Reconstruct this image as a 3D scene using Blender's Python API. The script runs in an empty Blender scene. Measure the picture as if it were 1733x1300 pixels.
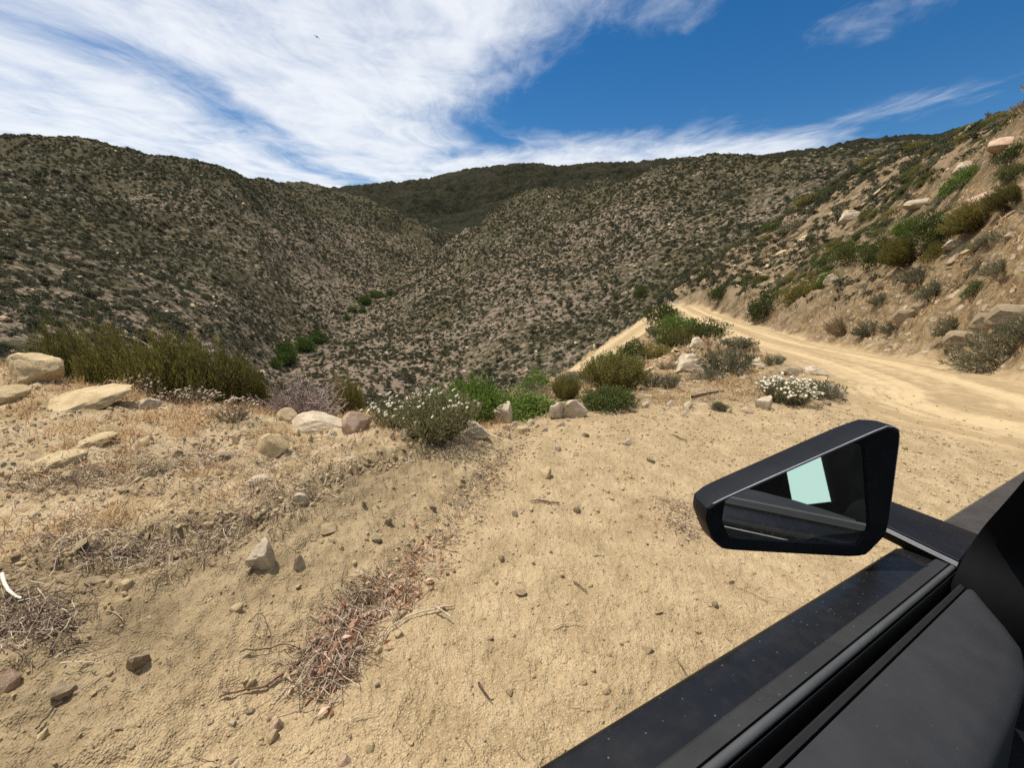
import bpy, bmesh, math, random
import numpy as np
from mathutils import Vector, Matrix

# ------------------------------------------------------------------ camera, sky, sun, exposure
ZC = 1.70                       # camera height above the dirt beside the car
FPX, PITCH = 680.0, math.radians(16.0)   # focal length in photo pixels, downward tilt
SUN_AZ, SUN_EL = -60.0, 70.0    # degrees, azimuth from +Y towards +X
scene = bpy.context.scene
COL = scene.collection
cam = bpy.data.objects.new('camera', bpy.data.cameras.new('camera'))
COL.objects.link(cam)
cam.location = (0, 0, ZC)
cam.rotation_euler = (math.radians(90) - PITCH, 0, 0)
cam.data.sensor_width = 36.0
cam.data.lens = 36.0 * FPX / 1733.0
cam.data.clip_start = 0.02
cam.data.clip_end = 20000
scene.camera = cam
scene.view_settings.view_transform = 'Standard'
scene.view_settings.look = 'None'
scene.view_settings.gamma = 1.0
scene.view_settings.exposure = 0.30
scene.cycles.use_denoising = False

sl = bpy.data.lights.new('sun', 'SUN')
sl.energy = 4.2
sl.angle = math.radians(0.53)
sl.color = (1.0, 0.95, 0.87)
sun = bpy.data.objects.new('sun', sl)
COL.objects.link(sun)
_a, _e = math.radians(SUN_AZ), math.radians(SUN_EL)
SUNV = Vector((math.sin(_a) * math.cos(_e), math.cos(_a) * math.cos(_e), math.sin(_e)))
sun.rotation_euler = SUNV.to_track_quat('Z', 'Y').to_euler()


class Nodes:
    """tiny helper to write node trees as expressions"""
    def __init__(self, tree):
        self.t = tree
        tree.nodes.clear()

    def new(self, typ, ins=None, **props):
        n = self.t.nodes.new(typ)
        for k, v in props.items():
            setattr(n, k, v)
        for k, v in (ins or {}).items():
            s = n.inputs[k]
            if hasattr(v, 'is_output'):
                self.t.links.new(v, s)
            else:
                s.default_value = v
        return n

    def math(self, op, a, b=0.0, c=0.0, clamp=False):
        n = self.t.nodes.new('ShaderNodeMath')
        n.operation = op
        n.use_clamp = clamp
        for s, v in zip(n.inputs, (a, b, c)):
            if hasattr(v, 'is_output'):
                self.t.links.new(v, s)
            else:
                s.default_value = v
        return n.outputs[0]

    def noise(self, vec, scale, detail=4.0, rough=0.55, dist=0.0, lac=2.0):
        n = self.new('ShaderNodeTexNoise', {'Scale': scale, 'Detail': detail, 'Roughness': rough, 'Distortion': dist, 'Lacunarity': lac})
        if vec is not None:
            self.t.links.new(vec, n.inputs['Vector'])
        return n.outputs['Fac']

    def step(self, v, lo, hi):
        n = self.t.nodes.new('ShaderNodeMapRange')
        n.interpolation_type = 'SMOOTHSTEP'
        n.inputs['From Min'].default_value = lo
        n.inputs['From Max'].default_value = hi
        self.t.links.new(v, n.inputs['Value'])
        return n.outputs[0]

    def mix(self, f, a, b):
        n = self.t.nodes.new('ShaderNodeMix')
        n.data_type = 'RGBA'
        for i, v in ((0, f), (6, a), (7, b)):
            if hasattr(v, 'is_output'):
                self.t.links.new(v, n.inputs[i])
            elif i == 0:
                n.inputs[0].default_value = v
            else:
                n.inputs[i].default_value = (*v, 1.0)
        return n.outputs[2]

    def attr(self, name):
        return self.new('ShaderNodeAttribute', attribute_name=name).outputs['Fac']


world = bpy.data.worlds.new('World')
scene.world = world
world.use_nodes = True
N = Nodes(world.node_tree)
sky = N.new('ShaderNodeTexSky', sky_type='NISHITA', sun_disc=False, sun_elevation=math.radians(SUN_EL),
            sun_rotation=math.radians(SUN_AZ), altitude=1200.0, air_density=1.0, dust_density=0.35, ozone_density=2.2)
tc = N.new('ShaderNodeTexCoord').outputs['Generated']
sx = N.new('ShaderNodeSeparateXYZ', {0: tc})
zc = N.math('MAXIMUM', sx.outputs[2], 0.03)
ux = N.math('DIVIDE', sx.outputs[0], zc)
uy = N.math('DIVIDE', sx.outputs[1], zc)
plan = N.new('ShaderNodeCombineXYZ', {0: ux, 1: uy, 2: 0.0}).outputs[0]     # position on a high cloud deck
warp = N.new('ShaderNodeTexNoise', {'Vector': plan, 'Scale': 0.55, 'Detail': 3.0})
wv = N.new('ShaderNodeVectorMath', {0: warp.outputs['Color'], 1: (0.5, 0.5, 0.5)}, operation='SUBTRACT').outputs[0]
wv = N.new('ShaderNodeVectorMath', {0: wv, 'Scale': 1.1}, operation='SCALE').outputs[0]
pw = N.new('ShaderNodeVectorMath', {0: plan, 1: wv}, operation='ADD').outputs[0]
streak = N.new('ShaderNodeMapping', {'Vector': pw, 'Rotation': (0, 0, math.radians(-14)), 'Scale': (1.6, 0.80, 1.0)}).outputs[0]
n_big = N.noise(streak, 0.85, 8.0, 0.6, 0.25)
n_fib = N.noise(N.new('ShaderNodeMapping', {'Vector': pw, 'Rotation': (0, 0, math.radians(8)), 'Scale': (3.2, 1.25, 1.0)}).outputs[0], 1.5, 9.0, 0.66, 0.5)
n_puf = N.noise(pw, 2.3, 9.0, 0.62, 0.3)
wx = N.new('ShaderNodeSeparateXYZ', {0: pw})
X, Y = wx.outputs[0], wx.outputs[1]
# cover: a bank of cirrus over the left half, a broken far bank low over the ridges, clear sky to the right
side = N.math('ADD', N.math('MULTIPLY', X, -0.90), N.math('MULTIPLY', Y, -0.38))
side = N.step(side, -1.62, -0.40)
far = N.step(N.math('ADD', Y, N.math('MULTIPLY', X, 0.10)), 3.0, 4.4)
far = N.math('MULTIPLY', N.math('MULTIPLY', far, 1.12), N.math('SUBTRACT', 1.0, N.step(N.math('ADD', X, N.math('MULTIPLY', Y, -0.35)), 0.9, 2.0)))
left = N.step(N.math('MULTIPLY', X, -1.0), 0.6, 1.6)
cover = N.math('MAXIMUM', N.math('MAXIMUM', side, N.math('MULTIPLY', far, 0.86)), N.math('MULTIPLY', left, 0.86))
def blob(cx, cy, r, k):
    d2 = N.math('ADD', N.math('POWER', N.math('SUBTRACT', ux, cx), 2.0), N.math('POWER', N.math('SUBTRACT', uy, cy), 2.0))
    return N.math('MULTIPLY', N.step(d2, r * r, 0.0), k)


for b_ in ((2.45, 3.05, 0.6, 0.36), (1.55, 2.0, 0.40, 0.34), (0.58, 1.95, 0.36, 0.50)):
    cover = N.math('MAXIMUM', cover, blob(*b_))
gap = N.math('MULTIPLY', N.step(N.math('ABSOLUTE', N.math('ADD', N.math('ADD', X, 2.15), N.math('MULTIPLY', Y, -0.06))), 0.36, 0.05), 0.26)
tex = N.math('ADD', N.math('MULTIPLY', n_big, 0.62), N.math('ADD', N.math('MULTIPLY', n_fib, 0.46), N.math('MULTIPLY', n_puf, 0.46)))
tex = N.math('SUBTRACT', tex, 0.23)
dens = N.math('SUBTRACT', N.math('ADD', N.math('MULTIPLY', cover, 0.62), tex), gap)
c_alpha = N.step(dens, 0.64, 1.30)
c_alpha = N.math('MULTIPLY', c_alpha, N.step(sx.outputs[2], 0.0, 0.12))
skyc = N.new('ShaderNodeHueSaturation', {'Color': sky.outputs[0], 'Saturation': 1.38, 'Value': 0.95}).outputs[0]
cloud = N.mix(n_puf, (7.6, 8.1, 8.9), (9.8, 10.0, 10.2))
skym = N.mix(N.math('MULTIPLY', c_alpha, 0.93), skyc, cloud)
bg = N.new('ShaderNodeBackground', {'Color': skym, 'Strength': 0.085})
N.new('ShaderNodeOutputWorld', {'Surface': bg.outputs[0]})


# ------------------------------------------------------------------ photo pixels to directions
def pdir(px, py):
    r, u = px - 866.5, 650.0 - py
    return np.array([r, FPX * math.cos(PITCH) + u * math.sin(PITCH), u * math.cos(PITCH) - FPX * math.sin(PITCH)]) / FPX


def p_az_el(px, py):
    v = pdir(px, py)
    return math.atan2(v[0], v[1]), math.atan2(v[2], math.hypot(v[0], v[1]))


# ------------------------------------------------------------------ noise
_rng = np.random.default_rng(7)
_PERM = _rng.permutation(512)
_GA = _rng.random(512) * 2 * np.pi
_GX, _GY = np.cos(_GA), np.sin(_GA)


def perlin(x, y):
    xi, yi = np.floor(x).astype(np.int64), np.floor(y).astype(np.int64)
    xf, yf = x - xi, y - yi
    u, v = xf * xf * xf * (xf * (xf * 6 - 15) + 10), yf * yf * yf * (yf * (yf * 6 - 15) + 10)

    def g(ix, iy, dx, dy):
        h = _PERM[(_PERM[ix & 511] + iy) & 511]
        return _GX[h] * dx + _GY[h] * dy
    a = g(xi, yi, xf, yf); b = g(xi + 1, yi, xf - 1, yf)
    c = g(xi, yi + 1, xf, yf - 1); d = g(xi + 1, yi + 1, xf - 1, yf - 1)
    return (a + u * (b - a) + v * ((c + u * (d - c)) - (a + u * (b - a)))) * 1.5


def fbm(x, y, octv=4, gain=0.5):
    s, a = 0.0, 1.0
    for i in range(octv):
        s = s + a * perlin(x * 2.03 ** i + 17.3 * i, y * 2.03 ** i - 9.1 * i)
        a *= gain
    return s


def ss(v, lo, hi):
    t = np.clip((v - lo) / (hi - lo), 0, 1)
    return t * t * (3 - 2 * t)


def plane_z(x, y):                      # the dirt beside the car, tilted downhill to the right; camera-relative
    return -1.68 - 0.085 * x - 0.012 * y


# ------------------------------------------------------------------ terrain: control points (pixel x, pixel y, distance)
CP = [
    # rim of the pull-out
    (0, 640, 6.5), (200, 680, 5.5), (400, 705, 4.8), (620, 715, 4.4), (760, 735, 4.2), (900, 712, 4.8), (1000, 702, 5.0),
    (1100, 690, 5.7), (1200, 688, 6.2), (1300, 685, 7.0), (1400, 680, 7.7),
    # knoll, slope between pull-out and roads
    (900, 660, 12), (920, 645, 18), (1000, 655, 10), (1000, 635, 20), (950, 652, 22), (870, 668, 15),
    (1100, 640, 11), (1100, 602, 20), (1100, 580, 30), (1125, 522, 56), (1115, 530, 52), (1065, 570, 45), (1020, 603, 39), (990, 626, 35), (1092, 574, 38), (1060, 606, 31), (1030, 632, 26),
    (1035, 576, 48), (1000, 606, 42), (965, 634, 37),
    (1200, 650, 9.5), (1200, 610, 15), (1200, 578, 24), (1200, 552, 33), (1160, 545, 42),
    (1300, 640, 10.5), (1300, 600, 16), (1300, 575, 22), (1300, 556, 29),
    (1400, 640, 11), (1400, 600, 15.5), (1400, 570, 21), (1550, 760, 6.3), (1550, 700, 8), (1550, 650, 10.5), (1550, 600, 15.2),
    (1733, 760, 7.8), (1733, 700, 9.5), (1733, 640, 11.3),
    # slope right of the road
    (1733, 560, 12.4), (1733, 500, 14.5), (1733, 400, 18.5), (1733, 300, 23), (1733, 182, 29),
    (1600, 590, 15.5), (1600, 540, 17.5), (1600, 450, 22), (1600, 350, 30), (1600, 240, 44),
    (1500, 575, 18.5), (1500, 530, 21), (1500, 450, 27), (1500, 350, 42), (1500, 260, 72),
    (1400, 560, 22.5), (1400, 520, 27), (1400, 450, 37), (1400, 380, 54), (1400, 322, 76),
    (1300, 545, 31), (1300, 500, 40), (1300, 440, 55), (1300, 384, 74),
    (1220, 536, 37), (1220, 500, 46), (1220, 460, 60), (1220, 436, 70),
    (1165, 512, 56), (1150, 495, 64), (1140, 488, 68),
    # hidden saddle behind it
    (1400, 345, 105), (1300, 415, 105), (1220, 465, 100), (1140, 515, 88), (1500, 285, 110), (1600, 262, 80), (1733, 215, 50),
    (1600, 290, 160), (1733, 260, 110),
    # centre hill: face
    (1080, 560, 76), (1150, 480, 112), (1150, 400, 165), (1200, 420, 140), (1200, 350, 190), (1300, 375, 150), (1400, 315, 165),
    (1000, 600, 85), (1000, 550, 115), (1000, 450, 165), (1000, 370, 230), (900, 650, 78), (900, 600, 102), (900, 500, 155), (900, 400, 240),
    (800, 670, 85), (800, 620, 110), (800, 550, 155), (800, 450, 225), (700, 680, 95), (700, 620, 128), (700, 560, 172), (700, 500, 215),
    (600, 655, 108), (600, 600, 145), (520, 640, 122),
    # centre hill: crest
    (1530, 246, 215), (1450, 251, 225), (1400, 256, 230), (1330, 263, 240), (1250, 268, 250), (1177, 270, 262), (1110, 285, 285), (1040, 301, 305),
    (950, 314, 325), (893, 325, 332), (834, 352, 322), (790, 382, 310), (765, 402, 305),
    # behind its crest
    (1530, 268, 330), (1330, 290, 360), (1177, 300, 380), (1040, 330, 420), (893, 355, 440), (834, 382, 420), (770, 430, 380),
    # creek
    (430, 640, 118), (465, 620, 142), (505, 590, 168), (560, 552, 204), (620, 512, 252), (690, 470, 318), (750, 424, 400), (772, 402, 480),
    # left mountain
    (0, 600, 45), (0, 540, 64), (0, 480, 90), (0, 420, 130), (0, 330, 220), (0, 270, 310), (0, 235, 372),
    (110, 600, 56), (110, 540, 74), (110, 470, 115), (110, 400, 175), (110, 320, 260), (110, 232, 372),
    (250, 590, 82), (250, 560, 95), (250, 480, 150), (250, 400, 215), (250, 320, 290), (250, 259, 350), (180, 245, 362),
    (400, 600, 118), (400, 550, 150), (400, 480, 200), (400, 390, 262), (400, 302, 335), (330, 276, 345), (470, 360, 325), (440, 420, 255),
    (500, 560, 185), (500, 470, 245), (540, 520, 215), (500, 400, 300), (560, 410, 330),
    (500, 308, 480), (450, 306, 490), (550, 350, 430), (600, 470, 290), (600, 400, 370), (600, 330, 490), (545, 317, 495), (640, 338, 480),
    (680, 430, 370), (690, 361, 455), (740, 386, 440), (762, 402, 455),
    # behind the left mountain
    (0, 265, 470), (110, 262, 470), (250, 290, 430), (330, 305, 430), (500, 330, 600), (600, 350, 600), (690, 385, 560), (0, 300, 800), (250, 330, 800), (450, 335, 800),
    # far ridges
    (770, 385, 640), (850, 345, 800), (700, 352, 850), (640, 330, 1000), (800, 330, 1000), (900, 310, 1000), (1000, 312, 900), (1100, 296, 900),
    (560, 321, 1450), (590, 319, 1500), (620, 316, 1500), (680, 308, 1500), (740, 303, 1500), (770, 294, 1500), (800, 289, 1500), (830, 286, 1500), (870, 282, 1480), (900, 280, 1480),
    (950, 284, 1450), (1000, 280, 1400), (1060, 277, 1350), (1110, 274, 1300), (1150, 272, 1250), (1250, 274, 1100), (1350, 262, 1000),
    (1450, 246, 900), (1490, 240, 880), (1550, 242, 860), (1600, 234, 820), (1640, 226, 800), (1733, 204, 780), (480, 318, 1400), (300, 300, 1400), (0, 290, 1400),
    (600, 345, 2600), (830, 310, 2600), (1100, 300, 2400), (1450, 275, 2000), (1700, 240, 2000), (200, 320, 2600), (600, 400, 5000), (1200, 400, 5000), (0, 400, 5000), (1733, 400, 5000),
]
ca, cl, cv = [], [], []


def add_cp(az, r, el):
    ca.append(az); cl.append(math.log(r)); cv.append(el)


for (px, py, r) in CP:
    az, el = p_az_el(px, py)
    add_cp(az, r, el)
    if px == 0:
        for k in (12, 30): add_cp(az - math.radians(k), r, el)
    if px == 1733:
        for k in (12, 30): add_cp(az + math.radians(k), r, el)
for azd in (-180, -150, -120, -90, -70, -52, -40, -28, -16, -4, 8, 20, 32, 44, 56, 70, 90, 120, 150, 180):
    for r in (0.45, 0.7, 1.0, 1.4, 2.0, 2.8, 3.7):
        a = math.radians(azd)
        add_cp(a, r, math.atan2(plane_z(r * math.sin(a), r * math.cos(a)), r))
for azd in (-180, -150, -125, 125, 150, 180):
    for r in (6, 15, 60, 300, 1500, 5000):
        a = math.radians(azd)
        add_cp(a, r, math.atan2(max(-1.68 - 0.05 * r, -12), r))
# the drop just beyond the rim, out of sight: (pixel x, distance, z)
for (px, r, z) in [(0, 9, -2.0), (0, 20, -3.8), (110, 8, -2.2), (110, 25, -5.2), (200, 8, -2.6), (200, 18, -5.2), (200, 40, -8.6), (400, 7, -2.9), (400, 16, -6.6), (400, 45, -14.5),
                   (500, 12, -5.6), (500, 70, -21), (620, 6.3, -2.9), (620, 14, -6.6), (620, 45, -18.5), (620, 80, -26), (700, 30, -13), (760, 6, -2.9), (760, 14, -6.6), (760, 40, -17),
                   (820, 30, -12), (850, 60, -20), (930, 50, -15.5), (1000, 55, -13.6), (1050, 62, -12)]:
    add_cp(p_az_el(px, 650)[0], r, math.atan2(z, r))
ca, cl, cv = np.array(ca), np.array(cl), np.array(cv)
KL = 0.42


def kern(d2):
    return np.sqrt(d2 + 0.0016)


A = kern((ca[:, None] - ca[None]) ** 2 + (KL * (cl[:, None] - cl[None])) ** 2)
nC = len(ca)
Pm = np.stack([np.ones(nC), ca, KL * cl], 1)
M = np.block([[A - np.eye(nC) * 0.002, Pm], [Pm.T, np.zeros((3, 3))]])
W = np.linalg.solve(M, np.concatenate([cv, np.zeros(3)]))


def rbf(az, lr):
    out = np.empty(az.shape)
    fa, fl, fo = az.ravel(), lr.ravel(), out.ravel()
    for s in range(0, fa.size, 20000):
        a, l = fa[s:s + 20000, None], fl[s:s + 20000, None]
        fo[s:s + 20000] = kern((a - ca) ** 2 + (KL * (l - cl)) ** 2) @ W[:nC] + W[nC] + W[nC + 1] * a[:, 0] + W[nC + 2] * KL * l[:, 0]
    return fo.reshape(az.shape)


AZ = np.concatenate([np.radians(np.linspace(-179.9, -66, 36)), np.radians(np.linspace(-63, 63, 890)), np.radians(np.linspace(66, 179.9, 36))])
LR = np.concatenate([np.arange(math.log(0.42), math.log(9), 0.0078), np.arange(math.log(9.05), math.log(70), 0.0092), np.arange(math.log(70.3), math.log(4800), 0.0162)])
# smooth base on a coarse grid, then bilinear
GA = np.linspace(-math.pi, math.pi, 721)
GL = np.linspace(LR[0], LR[-1], 300)
base = rbf(np.repeat(GA[:, None], GL.size, 1), np.repeat(GL[None], GA.size, 0))


def bil(grid, xs, ys, x, y):
    i = np.clip(np.searchsorted(xs, x) - 1, 0, xs.size - 2)
    j = np.clip(np.searchsorted(ys, y) - 1, 0, ys.size - 2)
    u = np.clip((x - xs[i]) / (xs[i + 1] - xs[i]), 0, 1)
    v = np.clip((y - ys[j]) / (ys[j + 1] - ys[j]), 0, 1)
    return (grid[i, j] * (1 - u) * (1 - v) + grid[i + 1, j] * u * (1 - v) + grid[i, j + 1] * (1 - u) * v + grid[i + 1, j + 1] * u * v)


AZg, LRg = np.meshgrid(AZ, LR, indexing='ij')
Rg = np.exp(LRg)
EL = bil(base, GA, GL, AZg, LRg)
Zg = Rg * np.tan(EL)
Xg, Yg = Rg * np.sin(AZg), Rg * np.cos(AZg)


def zat(x, y):
    x, y = np.asarray(x, float), np.asarray(y, float)
    return bil(Zg, AZ, LR, np.arctan2(x, y), np.log(np.maximum(np.hypot(x, y), 0.43)))


def hit(px, py):
    """first terrain point under a photo pixel (camera-relative z)"""
    az, el = p_az_el(px, py)
    col = np.array([bil(Zg, AZ, LR, np.full(LR.size, az), LR)])[0]
    ang = np.arctan2(col, np.exp(LR))
    k = np.nonzero(ang >= el)[0]
    k = k[0] if k.size else LR.size - 1
    if k > 0 and ang[k] > ang[k - 1]:
        f = (el - ang[k - 1]) / (ang[k] - ang[k - 1])
        l = LR[k - 1] + np.clip(f, 0, 1) * (LR[k] - LR[k - 1])
    else:
        l = LR[k]
    r = math.exp(l)
    x, y = r * math.sin(az), r * math.cos(az)
    return x, y, float(zat(x, y)), r


def polydist(pts, x, y):
    """distance, signed side (left of travel positive) and arc length along a polyline"""
    best = np.full(x.shape, 1e9); side = np.zeros(x.shape); arc = np.zeros(x.shape); s0 = 0.0
    for (x0, y0), (x1, y1) in zip(pts[:-1], pts[1:]):
        dx, dy = x1 - x0, y1 - y0
        L = math.hypot(dx, dy)
        t = np.clip(((x - x0) * dx + (y - y0) * dy) / (L * L), 0, 1)
        d = np.hypot(x - x0 - t * dx, y - y0 - t * dy)
        m = d < best
        best = np.where(m, d, best)
        side = np.where(m, np.sign(dx * (y - y0) - dy * (x - x0)), side)
        arc = np.where(m, s0 + t * L, arc)
        s0 += L
    return best, side, arc


def resample(pts, n=40):
    """smooth polyline (Catmull-Rom)"""
    P = [np.array(p, float) for p in pts]
    P = [2 * P[0] - P[1]] + P + [2 * P[-1] - P[-2]]
    out = []
    for i in range(1, len(P) - 2):
        for t in np.linspace(0, 1, max(2, n // (len(P) - 3)), endpoint=False):
            a, b, c, d = P[i - 1:i + 3]
            out.append(tuple(0.5 * (2 * b + (c - a) * t + (2 * a - 5 * b + 4 * c - d) * t * t + (3 * b - a - 3 * c + d) * t ** 3)))
    out.append(tuple(P[-2]))
    return out


# ------------------------------------------------------------------ roads: level the terrain along their centre lines
def road_line(pix, extra=()):
    return resample(list(extra) + [hit(px, py)[:2] for px, py in pix], 48)


ROAD = road_line([(1733, 712), (1600, 655), (1450, 612), (1330, 582), (1240, 556), (1195, 538), (1158, 519)], [(13.5, -9.0), (11.0, 0.5)])
LOWROAD = resample([(r_ * math.sin(p_az_el(px, 570)[0]), r_ * math.cos(p_az_el(px, 570)[0])) for px, r_ in ((1142, 57), (1115, 52), (1065, 45), (1020, 39), (990, 35), (960, 30.5))], 40)
near = Rg < 90
xs, ys = Xg[near], Yg[near]
roadw = np.zeros(Rg.shape); roadd = np.full(Rg.shape, 99.0); roads = np.zeros(Rg.shape)
for line, hw in ((ROAD, 1.95), (LOWROAD, 1.2)):
    d, sd, arc = polydist(line, xs, ys)
    zl = np.array([zat(*p) for p in line])
    zl = np.convolve(np.pad(zl, 4, 'edge'), np.ones(9) / 9, 'valid')
    cum = np.concatenate([[0], np.cumsum([math.dist(a, b) for a, b in zip(line[:-1], line[1:])])])
    zr = np.interp(arc, cum, zl)
    w = 1 - ss(d, hw * 0.9, hw + 1.1)
    zc_ = Zg[near]
    Zg[near] = zc_ * (1 - w) + zr * w
    wob = 0.25 * perlin(arc * 0.5, arc * 0 + 3.1)
    m = 1 - ss(d + wob, hw - 0.15, hw + 0.2)
    roadw[near] = np.maximum(roadw[near], m)
    roadd[near] = np.where(m > 0, d * sd, roadd[near])
    roads[near] = np.where(m > 0, arc, roads[near])
# tyre ruts and washboard
ru = np.exp(-((np.abs(roadd) - 0.82) / 0.22) ** 2) * -0.035 + 0.012 * perlin(roadd * 5.0, roads * 0.22) + 0.006 * perlin(roadd * 14.0, roads * 0.4)
Zg += roadw * ru * 1.6

# ------------------------------------------------------------------ relief of the near ground
RIM_X = np.array([p_az_el(px, py)[0] for px, py, r in CP[:11]])
RIM_R = np.array([r for px, py, r in CP[:11]])
TOE = [hit(px, py)[:2] for px, py in [(330, 1330), (450, 1180), (560, 1080), (680, 960), (780, 860), (850, 790), (890, 745), (895, 705)]]
LIP = [hit(px, py)[:2] for px, py in [(-60, 1030), (60, 990), (150, 975), (250, 945), (330, 925), (430, 905), (520, 870), (600, 820), (690, 795), (760, 770)]]
LIP2 = [hit(px, py)[:2] for px, py in [(180, 870), (260, 850), (290, 815), (350, 790), (420, 780)]]
nr = Rg < 14
x, y = Xg[nr], Yg[nr]
dz = np.zeros(x.shape)
jit = 0.05 * fbm(x * 3.1, y * 3.1, 3) + 0.03 * fbm(x * 13, y * 13, 3, 0.6)
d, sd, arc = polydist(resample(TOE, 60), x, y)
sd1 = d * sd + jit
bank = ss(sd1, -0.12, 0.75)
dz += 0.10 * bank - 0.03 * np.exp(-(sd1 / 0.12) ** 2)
d, sd, arc = polydist(resample(LIP, 60), x, y)
sd2 = d * sd + jit * 1.5
strength = ss(arc, 0.0, 0.4) * (0.55 + 0.9 * perlin(arc * 1.7, arc * 0 + 8.0))
dz += np.clip(strength, 0.15, 1.2) * 0.085 * (0.6 * ss(sd2, -0.010, 0.016) + 0.4 * ss(sd2 + 0.04 * perlin(x * 5, y * 5), 0.07, 0.095) - ss(sd2, 0.15, 0.9) * 0.7) - 0.022 * np.exp(-((sd2 + 0.02) / 0.022) ** 2)
d, sd, arc = polydist(resample(LIP2, 30), x, y)
sd3 = d * sd + jit
dz += 0.022 * (ss(sd3, -0.01, 0.02) - ss(sd3, 0.1, 0.5)) * ss(arc, 0, 0.3)
terr = ss(sd2, 0.0, 0.3) * ss(sd1, 0.0, 0.3)          # the undisturbed terrace with dry grass
tmask = np.zeros(Rg.shape); tmask[nr] = terr
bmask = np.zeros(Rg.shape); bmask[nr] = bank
smooth_flat = 1 - 0.6 * (1 - bank)
crumb = fbm(x * 9, y * 9, 4, 0.6)
dz += (0.045 * fbm(x * 0.8, y * 0.8, 3) + 0.022 * fbm(x * 3.2, y * 3.2, 3)) * (0.35 + 0.65 * bank)
dz += 0.015 * crumb * (0.5 + 1.1 * bank) + 0.020 * np.maximum(0, fbm(x * 6 + 40, y * 6, 3) - 0.35) * (0.4 + bank)
dz += 0.006 * fbm(x * 30, y * 30, 2)
fade = (1 - ss(Rg[nr], 9, 14)) * (1 - 0.85 * roadw[nr])
Zg[nr] += dz * fade
# farther relief: ledges and gullies, growing with distance
fr = Rg > 5
x, y, r = Xg[fr], Yg[fr], Rg[fr]
amp = ss(r, 6, 16) * (1 - roadw[fr])
rr = np.minimum(r, 900)
dzf = 0.10 * fbm(x * 0.9, y * 0.9, 4, 0.55) * ss(r, 6, 14) * (1 - ss(r, 90, 160))
cut = np.exp(-((polydist(ROAD, x, y)[0] - 3.2) / 1.2) ** 2) * (r < 60) * (np.arctan2(x, y) > 0.3)
dzf += cut * (0.60 * np.abs(fbm(x * 1.4, y * 1.4, 4, 0.6)))
dzf += 0.55 * np.maximum(0, fbm(x * 0.42 + 5, y * 0.42, 5, 0.6) - 0.15) * ss(r, 12, 25) * (1 - ss(r, 100, 170))
ridg = 1 - np.abs(fbm(x * 0.012 + 3, y * 0.012, 4, 0.5))
dzf += (0.055 * fbm(x * 3.1, y * 3.1, 3, 0.6) * (1 + cut) + 0.14 * np.maximum(0, fbm(x * 1.7 + 9, y * 1.7, 4, 0.6) - 0.1)) * ss(r, 7, 11) * (1 - ss(r, 45, 75))
dzf += ss(r, 60, 140) * (1 - ss(r, 450, 700)) * (11.0 * (ridg - 0.82) * ss(r, 80, 260) + 0.9 * fbm(x * 0.06, y * 0.06, 3))
ridf = 1 - np.abs(fbm(x * 0.0042 + 7, y * 0.0042 + 2, 5, 0.5))
dzf += ss(r, 550, 900) * 58.0 * (ridf - 0.82)
Zg[fr] += dzf * amp
ANG = np.arctan2(Zg, Rg)
HOR = np.maximum.accumulate(ANG, axis=1)           # running skyline per azimuth: what the photo can see
print('terrain grid', Zg.shape)


# ------------------------------------------------------------------ mesh helpers
def mesh_np(name, verts, faces, mats=(), smooth=True, midx=None):
    """faces: int array (n,3) or (n,4)"""
    me = bpy.data.meshes.new(name)
    verts = np.asarray(verts, np.float32); faces = np.asarray(faces, np.int32)
    n, k = faces.shape
    me.vertices.add(len(verts)); me.vertices.foreach_set('co', verts.ravel())
    me.loops.add(n * k); me.loops.foreach_set('vertex_index', faces.ravel())
    me.polygons.add(n)
    me.polygons.foreach_set('loop_start', np.arange(0, n * k, k, dtype=np.int32))
    me.polygons.foreach_set('loop_total', np.full(n, k, np.int32))
    for m in mats: me.materials.append(m)
    if midx is not None: me.polygons.foreach_set('material_index', np.asarray(midx, np.int32))
    me.update(calc_edges=True)
    me.polygons.foreach_set('use_smooth', np.full(n, smooth, bool))
    return me


def link(name, me, parent=None, loc=None):
    o = bpy.data.objects.new(name, me)
    COL.objects.link(o)
    if parent is not None: o.parent = parent
    if loc is not None: o.location = loc
    return o


def tag(o, label=None, cat=None, group=None, kind=None):
    for k, v in (('label', label), ('category', cat), ('group', group), ('kind', kind)):
        if v: o[k] = v
    return o


def principled(name, rough=0.8, spec=0.2, **kw):
    m = bpy.data.materials.new(name)
    m.use_nodes = True
    n = Nodes(m.node_tree)
    b = n.new('ShaderNodeBsdfPrincipled', {'Roughness': rough, 'Specular IOR Level': spec})
    out = n.new('ShaderNodeOutputMaterial', {'Surface': b.outputs[0]})
    return m, n, b, out


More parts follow.
